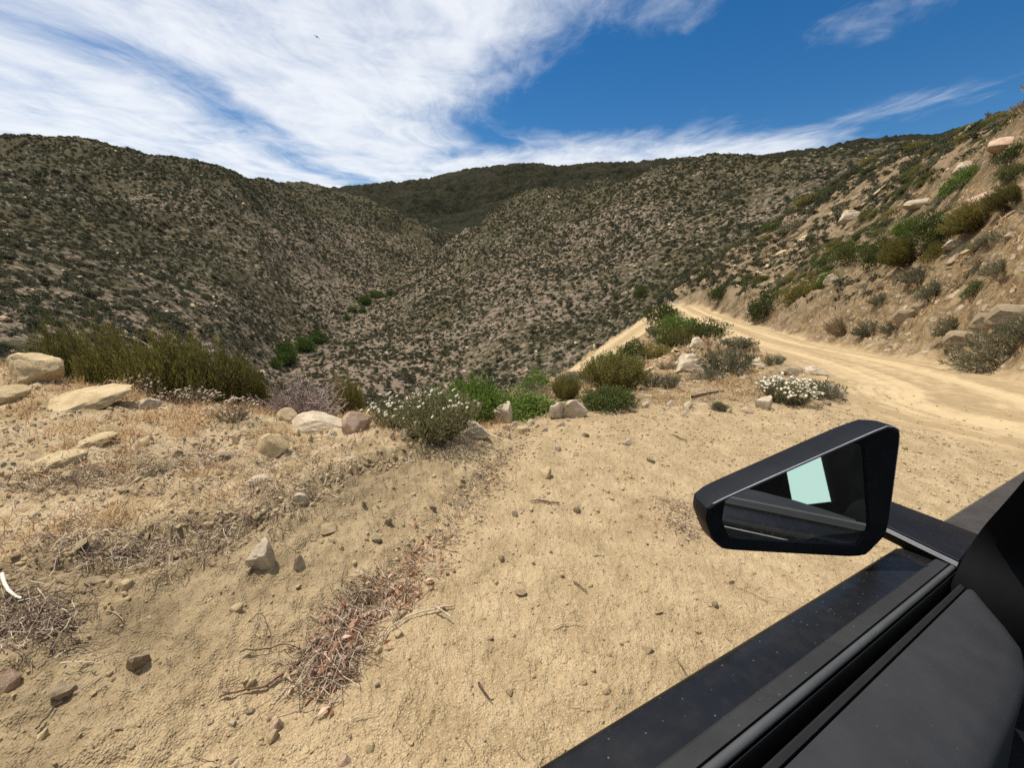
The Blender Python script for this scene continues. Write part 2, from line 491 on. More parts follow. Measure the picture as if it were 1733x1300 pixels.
# ------------------------------------------------------------------ earth material
def earth_near():
    m, n, b, out = principled('earth', 0.95, 0.05)
    pos = n.new('ShaderNodeNewGeometry').outputs['Position']
    L = n.t.links.new
    straw, terr, roadm = (n.attr(k) for k in ('straw', 'terrace', 'roadmask'))
    mid = n.noise(pos, 4.0, 6, 0.68); fine = n.noise(pos, 60, 3, 0.7)
    vor = n.new('ShaderNodeTexVoronoi', {'Vector': pos, 'Scale': 120.0, 'Randomness': 1.0}, feature='F1')
    sand = n.mix(n.step(mid, 0.3, 0.72), (0.300, 0.215, 0.117), (0.446, 0.333, 0.194))
    sand = n.mix(n.math('MULTIPLY', n.step(fine, 0.52, 0.75), 0.5), sand, (0.56, 0.43, 0.26))
    sand = n.mix(n.math('MULTIPLY', n.step(fine, 0.46, 0.28), 0.5), sand, (0.18, 0.125, 0.07))
    sepv = n.new('ShaderNodeSeparateColor', {0: vor.outputs['Color']}).outputs[0]
    near_g = n.step(vor.outputs['Distance'], 0.5, 0.3)
    sand = n.mix(n.math('MULTIPLY', n.step(sepv, 0.72, 0.95), n.math('MULTIPLY', near_g, 0.55)), sand, (0.64, 0.52, 0.34))
    sand = n.mix(n.math('MULTIPLY', n.step(sepv, 0.20, 0.03), n.math('MULTIPLY', near_g, 0.55)), sand, (0.14, 0.10, 0.065))
    rut = n.attr('rut')
    road = n.mix(n.step(n.math('ADD', mid, n.math('MULTIPLY', rut, 0.30)), 0.35, 0.85), (0.30, 0.215, 0.117), (0.48, 0.36, 0.205))
    sand = n.mix(n.math('MULTIPLY', roadm, 0.8), sand, road)
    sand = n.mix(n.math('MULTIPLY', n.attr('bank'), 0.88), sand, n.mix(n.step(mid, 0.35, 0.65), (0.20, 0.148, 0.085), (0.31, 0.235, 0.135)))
    sand = n.mix(n.math('MULTIPLY', terr, n.math('MULTIPLY', n.step(mid, 0.42, 0.62), 0.55)), sand, (0.46, 0.36, 0.235))
    slope = n.mix(n.step(mid, 0.34, 0.66), (0.145, 0.096, 0.05), (0.335, 0.24, 0.13))
    slope = n.mix(n.math('MULTIPLY', n.step(n.noise(pos, 1.1, 5, 0.68), 0.54, 0.66), 0.6), slope, (0.42, 0.32, 0.20))
    slope = n.mix(n.math('MULTIPLY', n.step(fine, 0.45, 0.3), 0.5), slope, (0.13, 0.085, 0.05))
    frag = n.new('ShaderNodeTexVoronoi', {'Vector': pos, 'Scale': 4.2, 'Randomness': 1.0}, feature='F1')
    fsep = n.new('ShaderNodeSeparateColor', {0: frag.outputs['Color']})
    fm = n.math('MULTIPLY', n.step(frag.outputs['Distance'], 0.48, 0.34), n.step(n.math('ADD', fsep.outputs[0], n.math('MULTIPLY', mid, 0.5)), 0.78, 0.95))
    slope = n.mix(n.math('MULTIPLY', fm, 0.75), slope, n.mix(fsep.outputs[1], (0.34, 0.26, 0.17), (0.56, 0.46, 0.33)))
    dk = n.step(n.noise(pos, 2.6, 5, 0.7), 0.42, 0.30)
    slope = n.mix(n.math('MULTIPLY', dk, 0.5), slope, (0.14, 0.10, 0.055))
    upl = n.attr('upland')
    under = n.mix(n.step(n.noise(pos, 0.9, 6, 0.68), 0.44, 0.58), (0.235, 0.17, 0.108), (0.085, 0.068, 0.034))
    slope = n.mix(n.math('MULTIPLY', upl, 0.72), slope, under)
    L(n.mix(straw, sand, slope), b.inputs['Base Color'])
    bm = n.math('ADD', n.math('MULTIPLY', fine, 0.011), n.math('MULTIPLY', n.math('SUBTRACT', 0.6, vor.outputs['Distance']), 0.006))
    bm = n.math('MULTIPLY', bm, n.math('SUBTRACT', 1.0, n.math('MULTIPLY', roadm, 0.5)))
    bm = n.math('ADD', bm, n.math('MULTIPLY', mid, n.math('ADD', 0.02, n.math('MULTIPLY', straw, 0.10))))
    bm = n.math('ADD', bm, n.math('MULTIPLY', n.math('MULTIPLY', fm, straw), 0.03))
    L(n.new('ShaderNodeBump', {'Height': bm, 'Strength': 0.9, 'Distance': 1.0}).outputs[0], b.inputs['Normal'])
    return m


def earth_hill():
    m, n, b, out = principled('brushy_earth', 0.95, 0.05)
    pos = n.new('ShaderNodeNewGeometry').outputs['Position']
    L = n.t.links.new
    veg = n.attr('veg')
    h1 = n.noise(pos, 0.5, 6, 0.65); h2 = n.noise(pos, 0.03, 3, 0.6); h3 = n.noise(pos, 1.4, 4, 0.7)
    soil = n.mix(n.step(h3, 0.35, 0.65), (0.120, 0.090, 0.063), (0.262, 0.20, 0.145))
    scrub = n.mix(n.step(h2, 0.38, 0.62), (0.053, 0.049, 0.028), (0.074, 0.062, 0.034))
    thr = n.math('SUBTRACT', n.math('ADD', h1, n.math('MULTIPLY', h2, 0.25)), n.math('MULTIPLY', n.math('SUBTRACT', 1.0, veg), 0.22))
    L(n.mix(n.step(thr, 0.44, 0.56), soil, scrub), b.inputs['Base Color'])
    L(n.new('ShaderNodeBump', {'Height': h1, 'Strength': 0.8, 'Distance': 1.0}).outputs[0], b.inputs['Normal'])
    return m


def earth_far():
    m, n, b, out = principled('chaparral_earth', 0.95, 0.03)
    pos = n.new('ShaderNodeNewGeometry').outputs['Position']
    L = n.t.links.new
    f1 = n.noise(pos, 0.07, 6, 0.74); f2 = n.noise(pos, 0.006, 5, 0.62)
    c = n.mix(n.step(f1, 0.36, 0.64), (0.019, 0.021, 0.013), (0.050, 0.046, 0.026))
    c = n.mix(n.math('MULTIPLY', n.step(f2, 0.48, 0.66), 0.5), c, (0.070, 0.060, 0.034))
    L(c, b.inputs['Base Color'])
    L(n.new('ShaderNodeBump', {'Height': n.math('ADD', f1, n.math('MULTIPLY', f2, 3.0)), 'Strength': 1.0, 'Distance': 16.0}).outputs[0], b.inputs['Normal'])
    return m


E_NEAR, E_HILL, E_FAR = earth_near(), earth_hill(), earth_far()

# masks on the terrain, kept as attributes
azd = np.degrees(AZg)
rim_at = np.interp(AZg, RIM_X, RIM_R)
on_right = (AZg > p_az_el(1120, 600)[0])
dR = np.full(Rg.shape, 99.0); sR = np.zeros(Rg.shape)
d_, s_, _ = polydist(ROAD, xs, ys); dR[near] = d_; sR[near] = s_
beyond_rim = ss(Rg, rim_at * 0.97, rim_at * 1.08) * (1 - roadw)
straw_m = beyond_rim * (1 - ss(Rg, 70, 100))
straw_m = np.where((AZg > RIM_X[-1]) & (sR > 0) & (dR < 4.0), straw_m * 0.25, straw_m)   # churned dirt left of the road
straw_m = np.where((AZg > RIM_X[-1]) & (Rg < 9), 0, straw_m)
hill_m = ss(Rg, 44, 85)
hill_m = np.where(on_right, ss(Rg, 60, 100), hill_m)
hill_m = np.where(AZg < p_az_el(700, 600)[0], ss(Rg, 14, 40), hill_m) * (1 - roadw)
far_m = ss(Rg, 520, 760)
veg_m = np.clip(0.55 + 0.45 * fbm(Xg * 0.01, Yg * 0.01 + 5, 3) + 0.5 * ss(Rg, 330, 520) + 0.55 * ss(Zg, 18, 60) * (Rg > 140) - 0.35 * (on_right & (Rg < 110)), 0, 1)

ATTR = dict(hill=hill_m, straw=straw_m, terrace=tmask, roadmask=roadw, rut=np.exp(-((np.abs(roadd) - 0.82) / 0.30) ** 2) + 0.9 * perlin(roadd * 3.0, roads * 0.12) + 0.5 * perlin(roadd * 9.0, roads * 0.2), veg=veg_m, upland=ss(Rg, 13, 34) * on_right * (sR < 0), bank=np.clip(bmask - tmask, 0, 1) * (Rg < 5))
nA, nL = Zg.shape
idx = np.arange(nA * nL).reshape(nA, nL)
quads = np.stack([idx[:-1, :-1], idx[1:, :-1], idx[1:, 1:], idx[:-1, 1:]], -1).reshape(-1, 4)
VX = np.stack([Xg, Yg, Zg + ZC], -1).reshape(-1, 3)
cR = (0.25 * (Rg[:-1, :-1] + Rg[1:, :-1] + Rg[1:, 1:] + Rg[:-1, 1:])).ravel()
cA = (0.5 * (AZg[:-1, :-1] + AZg[1:, :-1])).ravel()
cRoad = (0.25 * (roadw[:-1, :-1] + roadw[1:, :-1] + roadw[1:, 1:] + roadw[:-1, 1:])).ravel()
cSide = (sR[:-1, :-1]).ravel(); cRim = rim_at[:-1, :-1].ravel()
CREEK = [hit(px, py)[:2] for px, py in [(430, 640), (465, 620), (505, 590), (560, 552), (620, 512), (690, 470), (750, 424), (772, 402)]]
CREEK = [(CREEK[0][0] * 0.2, CREEK[0][1] * 0.2)] + CREEK + [(CREEK[-1][0] * 1.6, CREEK[-1][1] * 1.6)]
_, kside, _ = polydist(CREEK, VX[quads[:, 0], 0], VX[quads[:, 0], 1])
zone = np.zeros(len(quads), int)                                    # 0 ground
az_h = p_az_el(1128, 520)[0]
zone[(cR > 46) | ((cR > 16) & (cA < p_az_el(560, 600)[0]))] = 3     # centre hill
zone[(zone == 3) & (kside > 0)] = 4                                 # left mountain
zone[(cA > p_az_el(700, 600)[0]) & (zone == 4) & (cR < 300)] = 3
zone[(cA > az_h) & (cSide < 0) & (cR > 9) & (cR < 104)] = 2         # hillside right of the road
zone[(cA > az_h) & (cSide > 0) & (cR < 57)] = 0
zone[cR > 560] = 5
zone[(cRoad > 0.5)] = 1
names = {0: 'ground', 1: 'road', 2: 'hillside', 3: 'hill', 4: 'mountain', 5: 'mountain_ridge'}
texts = {0: ('bare sandy ground of the roadside pull-out and the slope below it', 'ground'), 1: ('tan dirt road curving round the hillside to a bend', 'road'),
         2: ('rocky sunlit hillside rising to the right of the dirt road', 'hillside'), 3: ('scrub covered hill in the middle, beyond the bend of the road', 'hill'),
         4: ('tall brushy mountain on the left across the canyon', 'mountain'), 5: ('smooth dark green ridges on the skyline behind the canyon', 'ridge')}
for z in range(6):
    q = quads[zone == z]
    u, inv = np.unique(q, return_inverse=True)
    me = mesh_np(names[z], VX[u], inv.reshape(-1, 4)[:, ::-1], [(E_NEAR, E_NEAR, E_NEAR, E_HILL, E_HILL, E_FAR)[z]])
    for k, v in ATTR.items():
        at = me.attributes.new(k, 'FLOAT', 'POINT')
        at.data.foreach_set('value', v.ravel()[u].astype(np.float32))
    tag(link(names[z], me), *texts[z], kind='structure')

# ------------------------------------------------------------------ geometry builders (numpy)
def unit(v):
    return v / np.maximum(np.linalg.norm(v, axis=-1, keepdims=True), 1e-9)


def leaves(P, D, rng, length, width, curl=0.0):
    """diamond leaves: (n,3) bases and directions"""
    n = len(P)
    D = unit(D)
    S = unit(np.cross(D, rng.normal(size=(n, 3))))
    length = np.broadcast_to(length, n)[:, None]; width = np.broadcast_to(width, n)[:, None]
    up = np.cross(D, S) * length * curl
    v = np.stack([P, P + D * length * 0.45 + S * width * 0.5 + up, P + D * length, P + D * length * 0.45 - S * width * 0.5 + up], 1)
    return v.reshape(-1, 3), np.arange(4 * n).reshape(n, 4)


def tubes(L, r0, r1, sides=3):
    """(n,k,3) polylines to thin tapered tubes"""
    n, k, _ = L.shape
    T = unit(np.gradient(L, axis=1))
    ref = np.where(np.abs(T[..., 2:3]) < 0.8, [0, 0, 1.0], [1.0, 0, 0])
    A_ = unit(np.cross(T, ref)); B_ = np.cross(T, A_)
    rad = (np.broadcast_to(r0, n)[:, None] * (1 - np.linspace(0, 1, k)) + np.broadcast_to(r1, n)[:, None] * np.linspace(0, 1, k))[..., None]
    rings = np.stack([L + rad * (math.cos(a) * A_ + math.sin(a) * B_) for a in np.arange(sides) * 2 * math.pi / sides], 2)
    id_ = np.arange(n * k * sides).reshape(n, k, sides)
    f = np.stack([id_[:, :-1], np.roll(id_, -1, 2)[:, :-1], np.roll(id_, -1, 2)[:, 1:], id_[:, 1:]], -1)
    return rings.reshape(-1, 3), f.reshape(-1, 4)


def joinm(*parts):
    vs, fs, ms, o = [], [], [], 0
    for i, (v, f) in enumerate(parts):
        vs.append(v); fs.append(f + o); ms.append(np.full(len(f), i)); o += len(v)
    return np.concatenate(vs), np.concatenate(fs), np.concatenate(ms)


def round_shrub(seed, nclump, nleaf, leaf, flat=0.75, lw=0.55):
    """rounded chaparral bush of radius 1: clumps of leaves on a dome, bare stems inside"""
    rng = np.random.default_rng(seed)
    d = unit(rng.normal(size=(nclump, 3)) + [0, 0, 0.35]); d[:, 2] = np.abs(d[:, 2])
    c = d * rng.uniform(0.35, 0.82, (nclump, 1)) * [1, 1, flat] + [0, 0, 0.12]
    cr = rng.uniform(0.22, 0.42, nclump)
    k = rng.integers(0, nclump, nleaf)
    q = unit(rng.normal(size=(nleaf, 3)) + [0, 0, 0.25]) * rng.uniform(0.45, 1.05, (nleaf, 1)) * cr[k][:, None]
    P = c[k] + q * [1, 1, 0.85]
    D = unit(q) + 0.5 * unit(c[k]) + rng.normal(size=(nleaf, 3)) * 0.55
    P[:, 2] = np.maximum(P[:, 2], 0.02)
    lv = leaves(P, D, rng, leaf * rng.uniform(0.6, 1.3, nleaf), leaf * lw * rng.uniform(0.7, 1.2, nleaf), 0.1)
    t = np.linspace(0, 1, 4)[None, :, None]
    L = np.zeros((nclump, 4, 3)) + rng.normal(size=(nclump, 1, 3)) * [0.05, 0.05, 0] + t * c[:, None] + rng.normal(size=(nclump, 4, 3)) * 0.04 * t
    L[:, 0, 2] = -0.12
    return lv, tubes(L, 0.022, 0.008)


def plume_shrub(seed, nstem, nleaf, leaf, lw=0.3, spread=0.75, height=1.0, start=0.3, curve=0.25):
    """upright wand-like shrub (chamise): stems fan out from the base, needle tufts along them"""
    rng = np.random.default_rng(seed)
    a = rng.uniform(0, 2 * math.pi, nstem); s = np.sqrt(rng.uniform(0, 1, nstem)) * spread
    h = height * (0.74 + 0.26 * rng.random(nstem)) * (1 - 0.36 * (s / spread) ** 2)
    base = np.stack([np.cos(a) * s * 0.22, np.sin(a) * s * 0.22, np.full(nstem, -0.1)], 1)
    tip = np.stack([np.cos(a) * s, np.sin(a) * s, h], 1) + rng.normal(size=(nstem, 3)) * 0.05
    t = np.linspace(0, 1, 6)[None, :, None]
    bow = np.stack([np.cos(a) * curve, np.sin(a) * curve, 0 * a], 1)[:, None] * (t * (1 - t)) + rng.normal(size=(nstem, 6, 3)) * 0.018
    L = base[:, None] * (1 - t) + tip[:, None] * t + bow
    k = rng.integers(0, nstem, nleaf); u = start + (1 - start) * rng.random(nleaf) ** 0.8
    i = np.minimum((u * 5).astype(int), 4); f = (u * 5 - i)[:, None]
    P = L[k, i] * (1 - f) + L[k, i + 1] * f
    T = unit(L[k, i + 1] - L[k, i])
    off = rng.normal(size=(nleaf, 3))
    P = P + off * 0.022
    lv = leaves(P, T * 0.9 + off * 0.55, rng, leaf * rng.uniform(0.6, 1.3, nleaf), leaf * lw * rng.uniform(0.7, 1.3, nleaf))
    return lv, tubes(L, 0.009, 0.003), L[:, -1]


def twig_shrub(seed, nstem):
    """leafless dry shrub: branching, curling twigs"""
    rng = np.random.default_rng(seed)
    Ls = []
    a = rng.uniform(0, 2 * math.pi, nstem)
    base = rng.normal(size=(nstem, 3)) * [0.18, 0.18, 0]
    d = np.stack([np.cos(a) * 0.8, np.sin(a) * 0.8, rng.uniform(0.35, 1.1, nstem)], 1)

    def grow(b, d, ln, curl):
        n = len(b); L = np.zeros((n, 5, 3)); L[:, 0] = b; dd = unit(d)
        for j in range(1, 5):
            dd = unit(dd + rng.normal(size=(n, 3)) * curl + [0, 0, 0.05]); L[:, j] = L[:, j - 1] + dd * (ln / 4)[:, None]
        return L
    L = grow(base, d, rng.uniform(0.5, 0.95, nstem), 0.22)
    L[:, :, 2] = np.maximum(L[:, :, 2], 0.0)
    k = rng.integers(0, nstem, nstem * 4); j = rng.integers(1, 5, nstem * 4)
    L2 = grow(L[k, j], unit(L[k, j] - L[k, j - 1]) + rng.normal(size=(nstem * 4, 3)) * 0.6, rng.uniform(0.12, 0.4, nstem * 4), 0.4)
    v1, f1 = tubes(L, 0.012, 0.006); v2, f2 = tubes(L2, 0.007, 0.004)
    return np.concatenate([v1, v2]), np.concatenate([f1, f2 + len(v1)])


def ico(sub):
    bm = bmesh.new(); bmesh.ops.create_icosphere(bm, subdivisions=sub, radius=1.0)
    v = np.array([p.co[:] for p in bm.verts]); f = np.array([[q.index for q in p.verts] for p in bm.faces]); bm.free()
    return v, f


ICO = {k: ico(k) for k in (1, 2, 3, 4)}


def rock_mesh(name, seed, sub, mat, slab=False, cuts=11, block=False):
    """angular broken rock: a sphere cut by random planes, then roughened"""
    rng = np.random.default_rng(seed)
    v, f = ICO[sub]; v = v.copy()
    if block:
        v /= ((np.abs(v) ** 9).sum(1) ** (1 / 9))[:, None]; cuts = 5
        v[:, 0] += 0.18 * v[:, 2]
    for i in range(cuts):
        n = unit(rng.normal(size=3)); d = rng.uniform(0.75, 1.1) if block else rng.uniform(0.45, 0.85)
        e = np.maximum(0, v @ n - d); v -= e[:, None] * n * 0.97
    if slab: v *= [1.25, 0.85, 0.45]
    if sub > 1:
        nn = unit(v)
        v += nn * (0.03 * fbm(v[:, 0] * 4.5 - seed, v[:, 1] * 4.5 + v[:, 2] * 4, 3, 0.6) + (0.11 if block else 0.05) * fbm(v[:, 0] * 2.2 + seed, v[:, 1] * 2.2 + v[:, 2] * 1.7, 3) + 0.02 * fbm(v[:, 0] * 8 + seed, v[:, 1] * 6 + v[:, 2] * 7, 2))[:, None]
    v /= np.abs(v).max(0)
    me = mesh_np(name, v, f, [mat], smooth=False)
    if sub >= 3:
        me.polygons.foreach_set('use_smooth', np.full(len(f), True))
        try: me.set_sharp_from_angle(angle=math.radians(28))
        except Exception: pass
    return me


# ------------------------------------------------------------------ plant and stone materials
def leaf_mat(name, cols, trans=0.28, rough=0.65, spread=0.5):
    m = bpy.data.materials.new(name); m.use_nodes = True
    n = Nodes(m.node_tree)
    ri = n.new('ShaderNodeObjectInfo').outputs['Random']
    rp = n.new('ShaderNodeNewGeometry').outputs['Random Per Island']
    f = n.math('ADD', n.math('MULTIPLY', ri, 1 - spread), n.math('MULTIPLY', rp, spread))
    cr = n.new('ShaderNodeValToRGB', {'Fac': f})
    el = cr.color_ramp.elements
    el[0].position = 0.12; el[1].position = 0.9
    while len(el) < len(cols): el.new(0.5)
    for i, c in enumerate(cols):
        el[i].position = 0.12 + 0.78 * i / (len(cols) - 1); el[i].color = (*c, 1)
    b = n.new('ShaderNodeBsdfPrincipled', {'Base Color': cr.outputs[0], 'Roughness': rough, 'Specular IOR Level': 0.25})
    t = n.new('ShaderNodeBsdfTranslucent', {'Color': cr.outputs[0]})
    s = n.new('ShaderNodeMixShader', {0: trans, 1: b.outputs[0], 2: t.outputs[0]})
    n.new('ShaderNodeOutputMaterial', {'Surface': s.outputs[0]})
    return m


def solid_mat(name, c0, c1, scale=12.0, rough=0.85, bump=0.02, spec=0.15):
    m, n, b, out = principled(name, rough, spec)
    tcx = n.new('ShaderNodeTexCoord').outputs['Object']
    oi = n.new('ShaderNodeObjectInfo').outputs['Random']
    vec = n.new('ShaderNodeVectorMath', {0: tcx, 1: oi}, operation='ADD').outputs[0]
    k = n.noise(vec, scale, 6, 0.66)
    m.node_tree.links.new(n.mix(n.step(k, 0.32, 0.68), c0, c1), b.inputs['Base Color'])
    if bump:
        m.node_tree.links.new(n.new('ShaderNodeBump', {'Height': k, 'Strength': 0.7, 'Distance': bump}).outputs[0], b.inputs['Normal'])
    return m


def rock_mat(name, c0, c1, c2):
    m, n, b, out = principled(name, 0.9, 0.12)
    tcx = n.new('ShaderNodeTexCoord').outputs['Object']
    oi = n.new('ShaderNodeObjectInfo').outputs['Random']
    vec = n.new('ShaderNodeVectorMath', {0: tcx, 1: n.math('MULTIPLY', oi, 40.0)}, operation='ADD').outputs[0]
    k = n.noise(vec, 1.6, 7, 0.65, 0.6); k2 = n.noise(vec, 14.0, 4, 0.7)
    c = n.mix(n.step(k, 0.35, 0.65), c0, c1)
    c = n.mix(n.math('MULTIPLY', n.step(k2, 0.5, 0.72), 0.7), c, c2)
    c = n.mix(n.math('MULTIPLY', n.step(k2, 0.44, 0.3), 0.45), c, tuple(v * 0.35 for v in c0))
    m.node_tree.links.new(c, b.inputs['Base Color'])
    m.node_tree.links.new(n.new('ShaderNodeBump', {'Height': n.math('ADD', k2, k), 'Strength': 0.5, 'Distance': 0.03}).outputs[0], b.inputs['Normal'])
    return m


LM = dict(
    green=leaf_mat('leaf_dark_green', [(0.050, 0.066, 0.016), (0.082, 0.102, 0.024), (0.13, 0.145, 0.04)], 0.36),
    bright=leaf_mat('leaf_bright_green', [(0.070, 0.115, 0.018), (0.125, 0.185, 0.030), (0.19, 0.25, 0.055)], 0.35),
    olive=leaf_mat('leaf_olive', [(0.105, 0.100, 0.024), (0.175, 0.155, 0.036), (0.25, 0.205, 0.055)], 0.4),
    grey=leaf_mat('leaf_grey_green', [(0.105, 0.105, 0.060), (0.175, 0.165, 0.095), (0.28, 0.25, 0.15)], 0.32),
    buck=leaf_mat('leaf_buckwheat', [(0.105, 0.125, 0.040), (0.18, 0.19, 0.070), (0.29, 0.245, 0.13)], 0.36),
    tan=leaf_mat('leaf_dry_tan', [(0.17, 0.12, 0.065), (0.28, 0.205, 0.12), (0.36, 0.28, 0.17)]),
    scrub=leaf_mat('leaf_scrub', [(0.050, 0.056, 0.030), (0.074, 0.078, 0.040), (0.118, 0.106, 0.054)], 0.28, spread=0.28),
    creek=leaf_mat('leaf_creek_green', [(0.050, 0.080, 0.016), (0.078, 0.118, 0.023), (0.11, 0.15, 0.032)]),
)
STEM = solid_mat('woody_stem', (0.085, 0.06, 0.045), (0.20, 0.15, 0.115), 30)
DRY = solid_mat('dry_twig', (0.22, 0.155, 0.13), (0.46, 0.36, 0.31), 9)
FLOWER = solid_mat('flower_white', (0.50, 0.45, 0.32), (0.74, 0.69, 0.54), 30, bump=0.01)
RM = [rock_mat('rock_pale', (0.38, 0.30, 0.20), (0.52, 0.425, 0.305), (0.64, 0.545, 0.415)),
      rock_mat('rock_yellow', (0.40, 0.295, 0.155), (0.53, 0.405, 0.235), (0.64, 0.52, 0.335)),
      rock_mat('rock_pink', (0.36, 0.235, 0.155), (0.48, 0.34, 0.24), (0.56, 0.43, 0.31)),
      rock_mat('rock_grey', (0.23, 0.175, 0.11), (0.33, 0.255, 0.165), (0.43, 0.345, 0.235))]


class Plant:
    """a kind of shrub: foliage and stems as two meshes, plus one mesh with both for small copies"""
    def __init__(self, name, gen, leafm, stemm=None):
        self.name, self.leafm, self.stemm = name, leafm, stemm or STEM
        self.fol, self.stem = gen[0], gen[1]
        self._m = {}

    def mesh(self, part, key):
        k = (part, key)
        if k not in self._m:
            lm = LM[key]
            if part == 'foliage': self._m[k] = mesh_np('foliage', *self.fol, [lm], smooth=False)
            elif part == 'stem': self._m[k] = mesh_np('stem', *self.stem, [self.stemm])
            else:
                v, f, mi = joinm(self.fol, self.stem)
                self._m[k] = mesh_np(self.name, v, f, [lm, self.stemm], smooth=False, midx=mi)
        return self._m[k]


ROUND_MID = [Plant('shrub', round_shrub(11 + i, 20 + 4 * i, 2600, 0.085), 'green') for i in range(3)]
ROUND_NEAR = [Plant('shrub', round_shrub(31 + i, 40, 6500, 0.085, 0.7, 0.5), 'bright') for i in range(2)]
PLUME = [Plant('shrub', plume_shrub(51 + i, 190, 12000, 0.070, 0.26), 'olive') for i in range(2)]
PLUME_MID = [Plant('shrub', plume_shrub(61 + i, 70, 1900, 0.13, 0.28, 0.95, 0.85, 0.2), 'grey') for i in range(2)]
ROUND_FAR = [Plant('shrub', round_shrub(71 + i, 11, 190, 0.27, 0.72, 0.7), 'scrub') for i in range(4)]
PLUME_FAR = [Plant('shrub', plume_shrub(81 + i, 16, 170, 0.30, 0.42, 0.95, 0.8, 0.15), 'scrub') for i in range(2)]


def depth_of(x, y, z):
    return y * math.cos(PITCH) - z * math.sin(PITCH)


def place_px(px, py, r=None):
    """ground position under a pixel; r gives the distance where the foot is out of sight"""
    if r is None:
        return hit(px, py)
    az = p_az_el(px, py)[0]
    x, y = r * math.sin(az), r * math.cos(az)
    return x, y, float(zat(x, y)), r


RND = random.Random(5)


def shrub(plant, key, pos, sc, label, group=None, parts=True, rot=None, name=None, cat='shrub'):
    rot = RND.uniform(0, 6.28) if rot is None else rot
    if parts:
        o = link(name or plant.name, None)
        for p in ('foliage', 'stem'):
            link(p if cat != 'tree' else {'foliage': 'crown', 'stem': 'trunk'}[p], plant.mesh(p, key), o)
    else:
        o = link(name or plant.name, plant.mesh('all', key))
    o.location = (pos[0], pos[1], pos[2] + ZC - 0.02 * sc[2])
    qz = Matrix.Rotation(rot, 3, 'Z').to_quaternion()
    if math.hypot(pos[0], pos[1]) > 9 and cat != 'tree':       # shrubs lean with the slope they grow on
        e = 0.6
        nx = float(zat(pos[0] - e, pos[1]) - zat(pos[0] + e, pos[1])) / (2 * e); ny = float(zat(pos[0], pos[1] - e) - zat(pos[0], pos[1] + e)) / (2 * e)
        qz = Vector((0, 0, 1)).rotation_difference(Vector((nx * 0.65, ny * 0.65, 1)).normalized()) @ qz
    o.rotation_euler = qz.to_euler()
    o.scale = sc
    return tag(o, label, cat, group)


# ------------------------------------------------------------------ shrubs one can name, near to far: pixel of the foot, width, height in pixels
TAKEN = []          # ground circles already used


def named_shrub(plant, key, px, py, w, h, label, r=None, group=None, name=None, cat='shrub', parts=True):
    x, y, z, rr = place_px(px, py, r)
    dep = depth_of(x, y, z)
    sx = 0.5 * w * dep / FPX
    if r is None: top = h * dep / FPX
    else:                                   # foot hidden: height so that the top meets pixel py - h
        el = p_az_el(px, py - h)[1]
        top = rr * math.tan(el) - z
    if plant in PLUME: top *= 1.12
    hh = max(top, 0.05) / (0.92 if plant in ROUND_MID + ROUND_NEAR + ROUND_FAR else 1.0)
    TAKEN.append((x, y, sx * 0.8))
    return shrub(plant, key, (x, y, z), (sx * 1.02, sx * 1.02, hh), label, group, parts, name=name, cat=cat)


